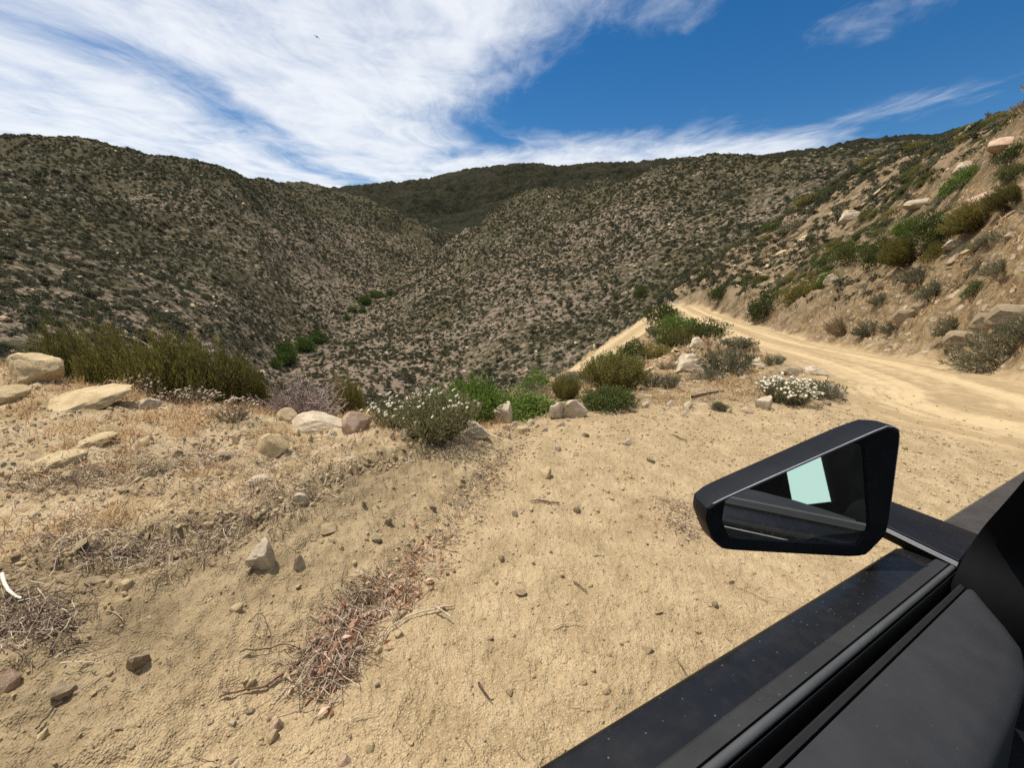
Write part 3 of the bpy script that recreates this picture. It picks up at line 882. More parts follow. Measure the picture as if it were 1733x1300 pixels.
P0, P1 = PLUME
M0, M1, M2 = ROUND_MID
N0, N1 = ROUND_NEAR
S0, S1 = PLUME_MID
for a in [
    (P0, 'olive', 118, 640, 110, 82, 'olive brown shrub just behind the yellow boulder', 8.0),
    (P1, 'olive', 205, 650, 140, 88, 'feathery olive shrub between the yellow boulder and the tallest olive shrub', 7.4),
    (P0, 'olive', 295, 680, 165, 112, 'tallest feathery olive shrub of the row at the rim, left of the valley trees', 6.6),
    (P1, 'olive', 372, 695, 150, 106, 'rounded feathery olive shrub, last of the row before the dry pink twigs', 6.2),
    (P0, 'olive', 425, 690, 80, 66, 'small olive shrub leaning against the dry pinkish twig bush', 6.4),
    (P1, 'olive', 585, 690, 80, 52, 'small olive shrub behind the pinkish block, between dry twigs and white flowers', 6.0),
    (N0, 'bright', 796, 700, 150, 68, 'bright green leafy shrub behind the white flowering bush', 5.0),
    (N1, 'bright', 880, 708, 170, 46, 'low bright green shrub behind the cream standing stone', 5.4),
    (N0, 'green', 1032, 691, 108, 40, 'dense dark green dome shaped shrub at the rim of the pull-out', None),
    (P0, 'olive', 1038, 662, 140, 62, 'wide olive brown shrub above the dark green dome shrub', None),
    (P1, 'olive', 958, 678, 66, 42, 'small olive shrub left of the wide olive brown shrub', None),
    (M0, 'bright', 905, 662, 70, 42, 'fresh green shrub below the lower road, beside pale rocks', None),
    (M1, 'bright', 1040, 622, 81, 31, 'bright green bush beside the lower end of the lower road', None),
    (M2, 'green', 1076, 610, 60, 41, 'dark green bush on the knoll close to the lower road', None),
    (M0, 'olive', 1112, 604, 65, 29, 'olive bush beside the dark green bush on the knoll', None),
    (M1, 'green', 1136, 588, 68, 43, 'very dark green bush halfway up the knoll', None),
    (M2, 'olive', 1160, 582, 60, 34, 'olive green bush beside the very dark bush on the knoll', None),
    (M0, 'green', 1192, 570, 86, 36, 'wide green bush on top of the knoll at the road edge', None),
    (M1, 'bright', 1152, 560, 73, 34, 'light green bush on the knoll below the bend', None),
    (M2, 'green', 1123, 551, 65, 46, 'tall dark bush standing between the two roads at the bend', None),
    (S0, 'grey', 1108, 566, 34, 19, 'small grey bush at the edge of the lower road under the dark bush', None),
    (S1, 'grey', 1226, 634, 86, 53, 'brownish grey bush among slabs in the middle of the knoll', None),
    (S0, 'grey', 1252, 592, 60, 29, 'grey bush at the left edge of the dirt road', None),
    (S1, 'grey', 1310, 617, 36, 18, 'low grey bush beside pale slabs left of the road', None),
    (S0, 'grey', 1392, 674, 62, 40, 'grey brown bush right of the white flowering mound', None),
    (S1, 'grey', 1100, 655, 44, 30, 'pale grey bush right of the wide olive shrub', None),
    (S0, 'grey', 1132, 657, 36, 26, 'small straw grey bush below the slabs of the knoll', None),
    (N1, 'grey', 1217, 694, 32, 17, 'little grey green cushion plant at the rim of the pull-out', None),
    (M0, 'grey', 262, 802, 34, 13, 'tiny grey green cushion plant on the dry grass terrace', None),
    (S1, 'grey', 1678, 612, 105, 62, 'large grey green bush at the foot of the slope under the rock ledge', None),
    (S0, 'grey', 1735, 566, 60, 42, 'grey green bush beside the rock ledge at the picture edge', None),
    (S0, 'grey', 1610, 560, 46, 30, 'grey bush left of the brown blocks on the slope', None),
    (S1, 'grey', 1552, 476, 50, 30, 'straw grey bush in the middle of the bare slope', None),
    (S0, 'grey', 1578, 500, 50, 28, 'long low grey bush under the straw grey bush on the slope', None),
    (S1, 'grey', 1490, 512, 28, 20, 'small round grey bush on the bare slope', None),
    (S0, 'grey', 1470, 566, 42, 30, 'grey bush low on the bank at the road edge', None),
    (S1, 'grey', 1510, 560, 36, 20, 'blue grey bush beside it on the low bank', None),
    (S1, 'tan', 1427, 566, 36, 40, 'dry brown bush at the foot of the bank', None),
    (S0, 'grey', 1668, 412, 42, 20, 'grey bush on open slope below the big slabs', None),
    (S1, 'grey', 1688, 460, 44, 24, 'lone straw grey bush on the open orange slope', None),
    (M0, 'olive', 1585, 432, 40, 24, 'olive bush at the lower end of the dark thicket', None),
    (M1, 'green', 1450, 438, 66, 40, 'dark green bush at the left end of the thicket', None),
    (M2, 'green', 1497, 440, 62, 44, 'blue green bush in the middle of the thicket on the slope', None),
    (P1, 'olive', 1538, 442, 66, 46, 'olive brown bush right of the blue green bush in the thicket', None),
    (M0, 'bright', 1540, 392, 50, 34, 'fresh green bush at the top of the thicket', None),
    (M1, 'green', 1592, 402, 80, 52, 'large green bush in the upper thicket on the slope', None),
    (P0, 'olive', 1655, 382, 90, 44, 'wide olive bush under the big boulder slab', None),
    (P1, 'olive', 1714, 350, 60, 42, 'olive bush at the picture edge beside the boulder slab', None),
    (M2, 'bright', 1634, 312, 66, 30, 'bright green bush high on the slope', None),
    (M0, 'green', 1716, 264, 48, 26, 'green bush near the crest at the picture edge', None),
    (M1, 'green', 1718, 298, 46, 28, 'dark green bush below the crest at the picture edge', None),
    (M0, 'green', 1398, 446, 42, 20, 'dark green bush left of the thicket', None),
    (M1, 'bright', 1400, 484, 44, 26, 'green bush below the thicket beside a white stone', None),
    (M2, 'green', 1298, 528, 60, 38, 'dark green bush overhanging the far stretch of road', None),
    (M0, 'olive', 1362, 502, 76, 36, 'long olive bush above the far stretch of road', None),
    (M1, 'green', 1222, 502, 42, 26, 'dark bush above the bend of the road', None),
    (M2, 'green', 1085, 502, 30, 24, 'round dark bush on the crest left of the bend', None),
]:
    plant, key, px, py, w, h, lab, r = a
    named_shrub(plant, key, px, py, w, h, lab, r)

# dry pinkish twig bush
tw = mesh_np('twigs', *twig_shrub(91, 190), [DRY])
x, y, z, r = place_px(508, 704, 5.1)
o = link('dry_bush', None, loc=(x, y, z + ZC)); link('twigs', tw, o)
s = 0.5 * 150 * depth_of(x, y, z) / FPX
o.scale = (s * 1.15, s * 1.0, s * 1.25)
tag(o, 'leafless pinkish dry twig bush behind the long flat slab', 'bush')
# bleached dead branches in the olive row
dm = mesh_np('dead_branch', *twig_shrub(95, 7), [DRY])
for (px, py, r, s, lab) in [(235, 640, 6.9, 0.55, 'bleached dead branches sticking out of the olive shrubs behind the boulder')]:
    x, y, z, r = place_px(px, py, r)
    o = link('dead_branch', dm, loc=(x, y, z + ZC + 0.35)); o.scale = (s, s, s * 1.5); o.rotation_euler = (0.25, 0.3, 1.0)
    tag(o, lab, 'branch')

# ------------------------------------------------------------------ buckwheat with white flower heads
fv, ff = ICO[1]
FH = mesh_np('flower_head', fv * [1, 1, 0.62] * (1 + 0.25 * np.random.default_rng(3).normal(size=(len(fv), 1)) * 0.6), ff, [FLOWER], smooth=False)


SEED = solid_mat('dry_seed_head', (0.34, 0.25, 0.16), (0.58, 0.48, 0.36), 30, bump=0.01)


def buckwheat(px, py, w, h, label, seed, nstem, nleaf, nhead, head, key='buck', r=None, joined=False):
    x, y, z, rr = place_px(px, py, r)
    dep = depth_of(x, y, z)
    R_ = 0.5 * w * dep / FPX
    if r is None: H_ = h * dep / FPX
    else: H_ = rr * math.tan(p_az_el(px, py - h)[1]) - z
    TAKEN.append((x, y, R_))
    lv, st, tips = plume_shrub(seed, nstem, nleaf, 0.085, 0.26, 1.0, 1.0, 0.12, 0.15)
    o = link('flowering_bush', None, loc=(x, y, z + ZC - 0.02))
    sc = np.array([R_, R_, H_])
    link('foliage', mesh_np('foliage', lv[0] * sc, lv[1], [LM[key]], smooth=False), o)
    link('stem', mesh_np('stem', st[0] * sc, st[1], [STEM]), o)
    rg = np.random.default_rng(seed + 1)
    T = tips[rg.permutation(len(tips))[:nhead]] * sc
    S = head * rg.uniform(0.55, 1.35, len(T))
    if joined:
        v, f = ICO[1]
        V = (T[:, None] + S[:, None, None] * v[None] * [1, 1, 0.65]).reshape(-1, 3)
        Fc = (np.arange(len(T))[:, None, None] * len(v) + f[None]).reshape(-1, 3)
        tag(link('flower_heads', mesh_np('flower_heads', V, Fc, [SEED], smooth=False), o), kind='stuff')
    else:
        for p, s_ in zip(T, S):
            q = link('flower_head', FH, o, tuple(p)); q.scale = (s_, s_, s_)
            q.rotation_euler = (rg.normal() * 0.3, rg.normal() * 0.3, 0)
    return tag(o, label, 'bush')


buckwheat(742, 738, 150, 86, 'bush with round white flower heads at the rim in the middle', 201, 260, 6200, 56, 0.0165)
buckwheat(662, 724, 86, 62, 'shorter white flowering bush left of it, beside the pinkish block', 207, 120, 2200, 34, 0.0175)
buckwheat(1330, 682, 92, 48, 'low mound covered in white flowers left of the dirt road', 213, 260, 4200, 200, 0.023)
buckwheat(395, 707, 80, 42, 'dry seed headed bush in front of the last olive shrub', 219, 110, 900, 70, 0.011, 'tan', None, True)
buckwheat(315, 702, 110, 46, 'dry seed headed bush under the tallest olive shrub, behind the white stone', 223, 160, 1200, 110, 0.011, 'tan', 5.5, True)
buckwheat(225, 682, 110, 50, 'dry seed headed bush between the pale outcrop and the olive shrubs', 227, 160, 1200, 110, 0.011, 'tan', 6.2, True)

# ------------------------------------------------------------------ rocks one can name
ROCKS = [[rock_mesh('rock', 300 + 10 * t + i, 4 if i < 2 else 3, RM[t], slab=(i % 2 == 1), cuts=10 + i, block=i == 4) for i in range(5)] for t in range(4)]
ROCKS_S = [[rock_mesh('stone', 400 + 10 * t + i, 2, RM[t], slab=(i % 2 == 1)) for i in range(3)] for t in range(4)]


def rock(tone, var, px, py, w, h, label, small=False, r=None, tilt=0.12, rot=None, deep=0.32, name=None):
    x, y, z, rr = place_px(px, py, r)
    dep = depth_of(x, y, z)
    if small: w, h, deep = w * 0.86, h * 0.82, 0.40
    sx = 0.5 * w * dep / FPX; sz = 0.5 * h * dep / FPX / (1 - deep) * 1.15
    me = (ROCKS_S if small else ROCKS)[tone][var % (3 if small else 5)]
    o = link(name or ('stone' if small else 'rock'), me)
    yaw = -math.atan2(x, y)
    o.rotation_euler = (RND.uniform(-tilt, tilt), RND.uniform(-tilt, tilt), yaw + (RND.uniform(-0.35, 0.35) if rot is None else rot))
    dy = sx * RND.uniform(0.65, 0.95)
    back = dy * 0.5
    o.location = (x + math.sin(-yaw) * back, y + math.cos(-yaw) * back, float(zat(x, y)) + ZC + sz * (1 - 2 * deep))
    o.scale = (sx, dy, sz)
    TAKEN.append((x, y, sx))
    return tag(o, label, 'stone' if small else 'rock')


for a in [
    (1, 0, 62, 646, 80, 43, 'large yellow boulder at the left rim in front of the olive shrubs'),
    (1, 1, 150, 688, 130, 18, 'low pale rock outcrop running down from the yellow boulder'),
    (1, 2, 24, 676, 60, 20, 'pale weathered rock left of the outcrop, below the boulder'),
    (0, 0, 257, 692, 36, 16, 'bright white stone at the end of the pale outcrop'),
    (0, 1, 532, 733, 112, 20, 'long flat pale slab in front of the dry pinkish twig bush'),
    (1, 2, 491, 716, 34, 22, 'yellowish peaked rock behind the left end of the long slab'),
    (2, 0, 606, 732, 56, 34, 'pinkish block of rock beside the white flowering bush'),
    (1, 1, 103, 792, 78, 21, 'flat yellow slab lying on the dry grass terrace'),
    (1, 3, 463, 772, 54, 32, 'pale yellow rock sunk in the ground below the long slab'),
    (1, 1, 165, 754, 62, 14, 'thin yellow slab half buried in dry grass'),
    (0, 2, 446, 964, 46, 42, 'angular upright rock with a dark shadow under the crusted bank'),
    (0, 2, 849, 716, 40, 30, 'cream standing stone in front of the low green shrub'),
    (0, 0, 974, 707, 46, 27, 'pale rounded rock left of the dark green dome shrub'),
    (0, 3, 942, 709, 30, 26, 'grey white rock beside the pale rounded rock'),
    (0, 1, 928, 690, 44, 14, 'flat grey slab behind the grey white rock'),
    (0, 1, 800, 742, 60, 26, 'chalky lump of earth and rock right of the white flowering bush'),
    (0, 3, 697, 738, 42, 16, 'pale rock at the foot of the white flowering bush'),
    (0, 2, 1289, 692, 26, 21, 'pale stone at the lower end of the white flowered mound'),
    (0, 0, 1408, 676, 44, 21, 'pale rounded rock right of the white flowered mound'),
    (0, 1, 1376, 634, 40, 13, 'flat pale slab near the road edge above the flowered mound'),
    (3, 3, 1341, 634, 40, 14, 'grey slab beside the flat pale slab near the road edge'),
    (0, 1, 1168, 630, 66, 28, 'broad pale slab lying across the middle of the knoll'),
    (0, 1, 1180, 588, 34, 15, 'slanting pale slab high on the knoll'),
    (3, 4, 1709, 550, 62, 30, 'large brown block with a flat lit top, at the picture edge'),
    (3, 4, 1668, 558, 42, 24, 'brown block left of the large flat topped block'),
    (3, 4, 1526, 546, 28, 20, 'squared brown rock on the bank above the road'),
    (3, 4, 1549, 532, 20, 16, 'smaller squared brown rock beside it on the bank'),
    (3, 4, 1622, 584, 42, 20, 'brown ledge of rock low on the bank above the road'),
    (2, 1, 1676, 350, 78, 30, 'big smooth pinkish boulder slab high on the slope'),
    (2, 3, 1700, 251, 44, 18, 'pinkish slab near the crest of the slope'),
    (0, 1, 1636, 288, 46, 15, 'long white slab high on the slope beside the bright green bush'),
    (0, 1, 1614, 418, 36, 12, 'thin white slab below the wide olive bush'),
    (0, 0, 1408, 480, 26, 14, 'white stone below the thicket on the slope'),
    (0, 3, 1556, 352, 50, 14, 'grey white slab above the thicket'),
    (0, 1, 1440, 372, 46, 16, 'pale ledge left of the thicket'),
]:
    rock(*a)
for a in [
    (1, 0, 117, 810, 28, 13, 'small pale stone below the flat yellow slab'),
    (3, 1, 384, 776, 22, 13, 'brown stone left of the sunken yellow rock'),
    (1, 2, 399, 750, 18, 15, 'small rounded stone above the brown stone'),
    (0, 1, 438, 819, 46, 14, 'flat pale stone on the terrace above the crusted edge'),
    (1, 0, 250, 752, 27, 14, 'orange brown stone amid dry grass'),
    (0, 1, 508, 854, 34, 25, 'pale stone on the crusted edge of the bank'),
    (0, 2, 507, 962, 24, 26, 'small pale stone right of the angular upright rock'),
    (0, 0, 1091, 690, 17, 11, 'white pebble right of the dark green dome shrub'),
    (3, 1, 1069, 699, 16, 11, 'dark stone right below the dome shrub'),
    (0, 1, 855, 727, 17, 11, 'small white stone below the cream standing stone'),
    (0, 2, 870, 724, 18, 11, 'second small white stone from the cream standing stone'),
    (0, 0, 897, 720, 16, 10, 'whitish stone right of the two small white stones'),
    (1, 1, 882, 733, 24, 13, 'tan stone in front of the small white stones'),
    (0, 2, 1061, 752, 22, 9, 'flat white stone lying alone on the bare dirt'),
    (0, 1, 943, 762, 15, 10, 'white pebble on the bare dirt below the grey white rock'),
    (1, 0, 925, 810, 28, 19, 'pale sandy lump in the middle of the bare dirt'),
    (3, 1, 1101, 782, 20, 9, 'dark flat stone on the dirt, left of the mirror'),
    (3, 2, 991, 739, 15, 8, 'dark pebble on the dirt below the pale rounded rock'),
    (3, 0, 977, 868, 17, 12, 'grey stone right of the reddish stick'),
    (3, 1, 733, 864, 14, 12, 'grey pebble at the toe of the bank'),
    (3, 2, 658, 888, 17, 14, 'brown pebble on the slope of the bank'),
    (3, 0, 849, 950, 14, 10, 'dark round pebble in the middle of the bare dirt'),
    (3, 1, 638, 917, 22, 10, 'flat dark stone above the leaf litter'),
    (3, 2, 616, 858, 10, 13, 'thin upright stone on the bank'),
    (3, 0, 1210, 1028, 15, 11, 'dark round pebble below the mirror'),
    (0, 1, 870, 874, 15, 14, 'pale crumb of rock left of the grey stone'),
    (3, 2, 236, 1130, 38, 30, 'grey stone casting a black shadow on the lower left dirt'),
    (2, 0, 22, 1166, 44, 36, 'reddish brown stone at the left picture edge'),
    (3, 1, 112, 1180, 42, 28, 'tilted dull stone right of the reddish brown stone'),
    (2, 2, 470, 1236, 30, 20, 'smooth brown stone near the bottom, above a paler one'),
    (1, 0, 464, 1254, 22, 17, 'pale orange stone just below the smooth brown stone'),
    (1, 1, 402, 1036, 24, 13, 'flat tan stone on the bare dirt under the bank'),
    (2, 2, 584, 1294, 26, 13, 'orange stone at the bottom edge of the picture'),
    (1, 0, 188, 1039, 13, 14, 'small tan pebble under the crusted edge'),
    (1, 1, 216, 995, 22, 15, 'tan clod against the crusted edge'),
    (0, 2, 1134, 688, 18, 10, 'white stone at the rim left of the little grey green cushion'),
    (0, 0, 1163, 692, 20, 12, 'pale stone at the rim beside the little grey green cushion'),
    (2, 1, 1263, 698, 28, 10, 'orange flat stone at the rim below the white flowered mound'),
    (0, 1, 1283, 622, 28, 8, 'thin white slab left of the low grey bush'),
    (0, 2, 1712, 401, 26, 10, 'white stone on the open orange slope'),
    (3, 0, 1400, 686, 18, 9, 'dark stone below the pale rounded rock beside the mound'),
]:
    rock(*a, small=True)
for px in list(range(640, 960, 22)) + list(range(1090, 1290, 34)) + list(range(470, 600, 26)):
    py = np.interp(px, [470, 620, 740, 850, 950, 1080, 1300], [738, 736, 752, 736, 716, 697, 694]) + RND.uniform(-6, 10)
    where = next(t for lim, t in ((530, 'left of the long slab'), (600, 'in front of the long slab'), (690, 'below the shorter flowering bush'), (780, 'below the taller flowering bush'), (860, 'around the cream standing stone'),
                                  (1000, 'below the pale rounded rock'), (1190, 'right of the dome shrub'), (1400, 'left of the flowered mound')) if px < lim)
    rock(RND.choice((0, 0, 1)), RND.randrange(3), px + RND.uniform(-9, 9), py, RND.uniform(8, 20), RND.uniform(6, 12), 'small pale stone on the rim ' + where, small=True)['group'] = 'small stones on the rim ' + where

# ------------------------------------------------------------------ scatter over the terrain
SR = np.random.default_rng(99)
dA = np.gradient(AZ); dL = np.gradient(LR)
gx = np.gradient(Zg, axis=1) / (Rg * dL[None]); gy = np.gradient(Zg, axis=0) / (Rg * dA[:, None])
NRM = unit(np.stack([-(gx * np.sin(AZg) + gy * np.cos(AZg)), -(gx * np.cos(AZg) - gy * np.sin(AZg)), np.ones(Zg.shape)], -1))
slope_f = np.sqrt(1 + gx ** 2 + gy ** 2)
AREA = Rg ** 2 * dL[None] * dA[:, None] * slope_f
VIS = (ANG >= HOR - 0.02) & (np.abs(AZg) < math.radians(61))
INVIEW = np.abs(AZg) < math.radians(54)


def scatter(dens):
    """Poisson points on the terrain for a density map (per square metre) -> x, y, z, row index"""
    cnt = SR.poisson(np.clip(dens, 0, None) * AREA)
    ii, jj = np.nonzero(cnt)
    rep = cnt[ii, jj]; ii = np.repeat(ii, rep); jj = np.repeat(jj, rep)
    a = AZ[ii] + (SR.random(ii.size) - 0.5) * dA[ii]; l = LR[jj] + (SR.random(ii.size) - 0.5) * dL[jj]
    r = np.exp(l); x, y = r * np.sin(a), r * np.cos(a)
    return x, y, bil(Zg, AZ, LR, a, l), ii, jj


def free(x, y, pad=0.0):
    ok = np.ones(x.size, bool)
    for tx, ty, tr in TAKEN:
        ok &= (x - tx) ** 2 + (y - ty) ** 2 > (tr + pad) ** 2
    return ok


def gn_scatter(name, pts, rot, scl, idx_, variants, label, cat):
    """one object that stands for what nobody could count: points that carry copies of given meshes"""
    me = bpy.data.meshes.new(name)
    me.vertices.add(len(pts)); me.vertices.foreach_set('co', np.asarray(pts, np.float32).ravel())
    for nm, typ, arr, key in (('rot', 'FLOAT_VECTOR', rot, 'vector'), ('scl', 'FLOAT_VECTOR', scl, 'vector'), ('var', 'INT', idx_, 'value')):
        at = me.attributes.new(nm, typ, 'POINT')
        at.data.foreach_set(key, np.asarray(arr, np.int32 if typ == 'INT' else np.float32).ravel())
    o = link(name, me)
    g = bpy.data.node_groups.new(name, 'GeometryNodeTree')
    g.interface.new_socket('Geometry', in_out='INPUT', socket_type='NodeSocketGeometry')
    g.interface.new_socket('Geometry', in_out='OUTPUT', socket_type='NodeSocketGeometry')
    nd, lk = g.nodes, g.links
    gi, go = nd.new('NodeGroupInput'), nd.new('NodeGroupOutput')
    jn = nd.new('GeometryNodeJoinGeometry')
    for k, vo in enumerate(variants):
        oi = nd.new('GeometryNodeObjectInfo'); oi.inputs['Object'].default_value = vo; oi.transform_space = 'ORIGINAL'
        iop = nd.new('GeometryNodeInstanceOnPoints')
        cmp_ = nd.new('FunctionNodeCompare'); cmp_.data_type = 'INT'; cmp_.operation = 'EQUAL'
        na = nd.new('GeometryNodeInputNamedAttribute'); na.data_type = 'INT'; na.inputs['Name'].default_value = 'var'
        ai = [s for s in cmp_.inputs if s.type == 'INT']
        lk.new(na.outputs['Attribute'], ai[0]); ai[1].default_value = k
        nr_ = nd.new('GeometryNodeInputNamedAttribute'); nr_.data_type = 'FLOAT_VECTOR'; nr_.inputs['Name'].default_value = 'rot'
        e2r = nd.new('FunctionNodeEulerToRotation'); lk.new(nr_.outputs['Attribute'], e2r.inputs[0])
        ns = nd.new('GeometryNodeInputNamedAttribute'); ns.data_type = 'FLOAT_VECTOR'; ns.inputs['Name'].default_value = 'scl'
        lk.new(gi.outputs[0], iop.inputs['Points']); lk.new(cmp_.outputs[0], iop.inputs['Selection'])
        lk.new(oi.outputs['Geometry'], iop.inputs['Instance']); lk.new(e2r.outputs[0], iop.inputs['Rotation'])
        lk.new(ns.outputs['Attribute'], iop.inputs['Scale']); lk.new(iop.outputs[0], jn.inputs[0])
    lk.new(jn.outputs[0], go.inputs[0])
    o.modifiers.new('scatter', 'NODES').node_group = g
    return tag(o, label, cat, kind='stuff')


MARKS = [(70, 520, 'on the slope seen above the yellow boulder'), (250, 540, 'on the slope seen above the tallest olive shrub'), (420, 560, 'on the slope seen above the last olive shrub'), (100, 430, 'low on the left mountain'), (100, 330, 'halfway up the left mountain'),
         (330, 430, 'low on the middle of the left mountain'), (330, 330, 'high on the left mountain'), (510, 520, 'on the slope seen above the creek trees'), (520, 420, 'on the rocky rib of the left mountain'),
         (500, 640, 'on the slope seen above the dry twig bush'), (620, 650, 'behind the shorter white flowering bush'), (740, 620, 'behind the tall white flowering bush'), (860, 610, 'on the slope seen above the low bright green shrub'),
         (960, 590, 'left of the lower road'), (1040, 530, 'uphill of the lower road'), (800, 520, 'in the middle of the central hill'), (950, 430, 'high on the central hill'), (1130, 420, 'on the central hill over the bend'),
         (930, 655, 'below the lower road'), (1060, 640, 'beside the wide olive brown shrub'), (1140, 620, 'among the slabs of the knoll'), (1210, 600, 'on the knoll beside the road'), (1280, 650, 'left of the flowered mound'),
         (1180, 500, 'just over the bend of the road'), (1260, 500, 'on the bank over the far road'), (1340, 480, 'beside the long olive bush'), (1330, 400, 'on the far shoulder of the hillside'), (1430, 500, 'low on the bank under the thicket'),
         (1440, 420, 'left of the thicket'), (1450, 340, 'uphill left of the thicket'), (1520, 520, 'on the bare lower slope'), (1540, 300, 'high above the thicket'), (1600, 470, 'below the upper thicket'), (1620, 340, 'left of the big boulder slab'),
         (1650, 500, 'on the slope seen above the brown blocks'), (1690, 430, 'on the open orange slope'), (1700, 320, 'beside the big boulder slab'), (1640, 255, 'at the crest of the slope'), (1720, 220, 'at the crest by the picture edge'),
         (1560, 590, 'at the foot of the bank'), (1720, 600, 'at the foot of the slope by the picture edge')]


def landmark(x_, y_, z_, q=0):
    dep = depth_of(x_, y_, z_)
    px = 866.5 + FPX * x_ / dep; py = 650 - FPX * (z_ * math.cos(PITCH) + y_ * math.sin(PITCH)) / dep
    return min(MARKS, key=lambda m: (m[0] - px) ** 2 + ((m[1] - py) * 1.3) ** 2)[2]


# --- shrubs of the slopes
patch = fbm(Xg * 0.05, Yg * 0.05, 4)
big_p = fbm(Xg * 0.012 + 9, Yg * 0.012, 3)
right = on_right & (dR >= 0) & (Rg < 104)
d_hill = 0.56 * np.clip(0.85 + 0.55 * patch + 0.35 * big_p, 0.15, 1.7) * ss(Rg, 20, 50) * (1 - ss(Rg, 430, 560))
d_hill = np.where(Rg > 250, d_hill * (250 / np.maximum(Rg, 250)) ** 0.8, d_hill)
kn = (Rg > rim_at * 1.5) & (Rg < 60) & (AZg > p_az_el(830, 600)[0]) & ~((sR < 0) & on_right)
rs = right & (sR < 0) & (dR > 3.2)
d_right = 1.5 * np.clip(0.40 + 1.0 * patch + 0.55 * ss(Rg, 20, 45) + 0.6 * fbm(Xg * 0.16, Yg * 0.16 + 3, 3), 0.06, 1.9) * rs
foot = np.where(rs & (dR < 9), 0.55, 0.0)
d_kn = 0.14 * np.clip(0.7 + 0.9 * patch, 0.1, 1.4) * kn
dens = np.where(rs, np.maximum(d_right * (0.5 + 0.5 * ss(dR, 6, 14)), 0), np.where(kn, d_kn, d_hill)) * VIS * (roadw < 0.02)
dens = np.where(~rs & ~kn & (AZg > p_az_el(560, 600)[0]) & (Rg < 46), 0, dens)
x, y, z, ii, jj = scatter(dens)
rr = np.hypot(x, y)
near_z = rs[ii, jj] | kn[ii, jj]
lines_d = np.minimum(polydist(ROAD, x, y)[0], polydist(LOWROAD, x, y)[0])
rad = np.where(near_z, SR.lognormal(-0.92, 0.45, x.size) * np.where(rr < 22, 0.8, 1.0), SR.lognormal(-0.58, 0.36, x.size)) * np.where(rr > 250, (rr / 250) ** 0.4, 1.0)
ok = free(x, y, 0.2) & (lines_d > 2.4 + rad * 0.6)
x, y, z, rad, rr, near_z, ii, jj = (v[ok] for v in (x, y, z, rad, rr, near_z, ii, jj))
lean_x = -np.arcsin(np.clip(NRM[ii, jj, 1] * 0.6, -1, 1)); lean_y = np.arcsin(np.clip(NRM[ii, jj, 0] * 0.6, -1, 1))
rad = np.where(near_z & (rr < 60), np.minimum(rad, 0.75), rad)
hgt = rad * np.where(near_z, np.where((z > 0) & (rr < 60), 0.55, 0.8), SR.uniform(0.65, 1.05, x.size))
app = rad / rr * (np.abs(np.degrees(np.arctan2(x, y))) < 53)
order = np.argsort(-app)
n_ind = 215
kinds = SR.random(x.size)
print('shrubs', x.size)
used_labels = {}
for k in order[:n_ind]:
    on_r = rr[k] < 104 and np.arctan2(x[k], y[k]) > p_az_el(1120, 600)[0]
    if near_z[k] and rr[k] < 24:
        pl = [S0, S1, M0, M2][int(kinds[k] * 4) % 4]; key = ('grey', 'tan', 'grey', 'green')[int(kinds[k] * 4) % 4]
    elif near_z[k]:
        pl = [M0, M1, M2, S1, S0][int(kinds[k] * 5) % 5]; key = ('green', 'olive', 'green', 'grey', 'olive')[int(kinds[k] * 5) % 5]
    else:
        pl = [M0, M1, M2][int(kinds[k] * 3) % 3]; key = 'scrub'
    where = landmark(x[k], y[k], z[k], 1)
    tone = dict(grey='low grey green', tan='dry brown', green='dark green', olive='olive brown', scrub='dark rounded')[key]
    size = 'big ' if app[k] > 0.05 else '' if app[k] > 0.02 else 'small '
    shrub(pl, key, (x[k], y[k], z[k]), (rad[k], rad[k], hgt[k]), f'{size}{tone} shrub {where}', f'{tone} shrubs {where}', parts=rr[k] < 30)
rest = order[n_ind:]
FARV = []
for i, p in enumerate(ROUND_FAR + PLUME_FAR):        # six far shrubs on the left slope serve as the pattern for the rest
    k = rest[i]
    FARV.append(shrub(p, 'scrub', (x[k], y[k], z[k]), (rad[k], rad[k], hgt[k]), 'small dark scrub bush on the brushy slopes across the canyon',
                      'small scrub bushes across the canyon', parts=False))
rest = rest[6:]
m_ = len(rest)
gn_scatter('hillside_scrub', np.stack([x[rest], y[rest], z[rest] + ZC], 1), np.stack([lean_x[rest] + SR.normal(0, 0.08, m_), lean_y[rest] + SR.normal(0, 0.08, m_), SR.uniform(0, 6.28, m_)], 1),
           np.stack([rad[rest], rad[rest], hgt[rest]], 1), SR.choice(6, m_, p=[.2, .2, .2, .2, .1, .1]), FARV, 'dark chaparral scrub dotting the hills around the canyon', 'scrub')

# --- trees along the creek
CT = [Plant('creek_tree', round_shrub(140 + i, 24, 900, 0.16, 1.0, 0.7), 'creek') for i in range(2)]
CREEKPIX = [(476, 622), (490, 606), (512, 588), (540, 572), (562, 552), (598, 532), (622, 514), (650, 498), (686, 474)]
for i in range(26):
    t = i / 25 * 8; j = min(int(t), 7); f = t - j
    if 3.3 < t < 4.6 or t > 7.2: continue
    px = CREEKPIX[j][0] * (1 - f) + CREEKPIX[j + 1][0] * f + RND.uniform(-9, 11); py = CREEKPIX[j][1] * (1 - f) + CREEKPIX[j + 1][1] * f + RND.uniform(-4, 7)
    w = RND.uniform(16, 34) * (1.15 - 0.06 * t); h = w * RND.uniform(0.55, 0.8)
    near_t = t < 4
    named_shrub(CT[i % 2], 'creek', px, py, w, h, 'fresh green tree in the creek bed ' + ('where the canyon opens below' if near_t else 'farther up the narrow canyon'),
                None, 'green trees ' + ('low in the creek bed' if near_t else 'up the canyon'), 'creek_tree', 'tree')

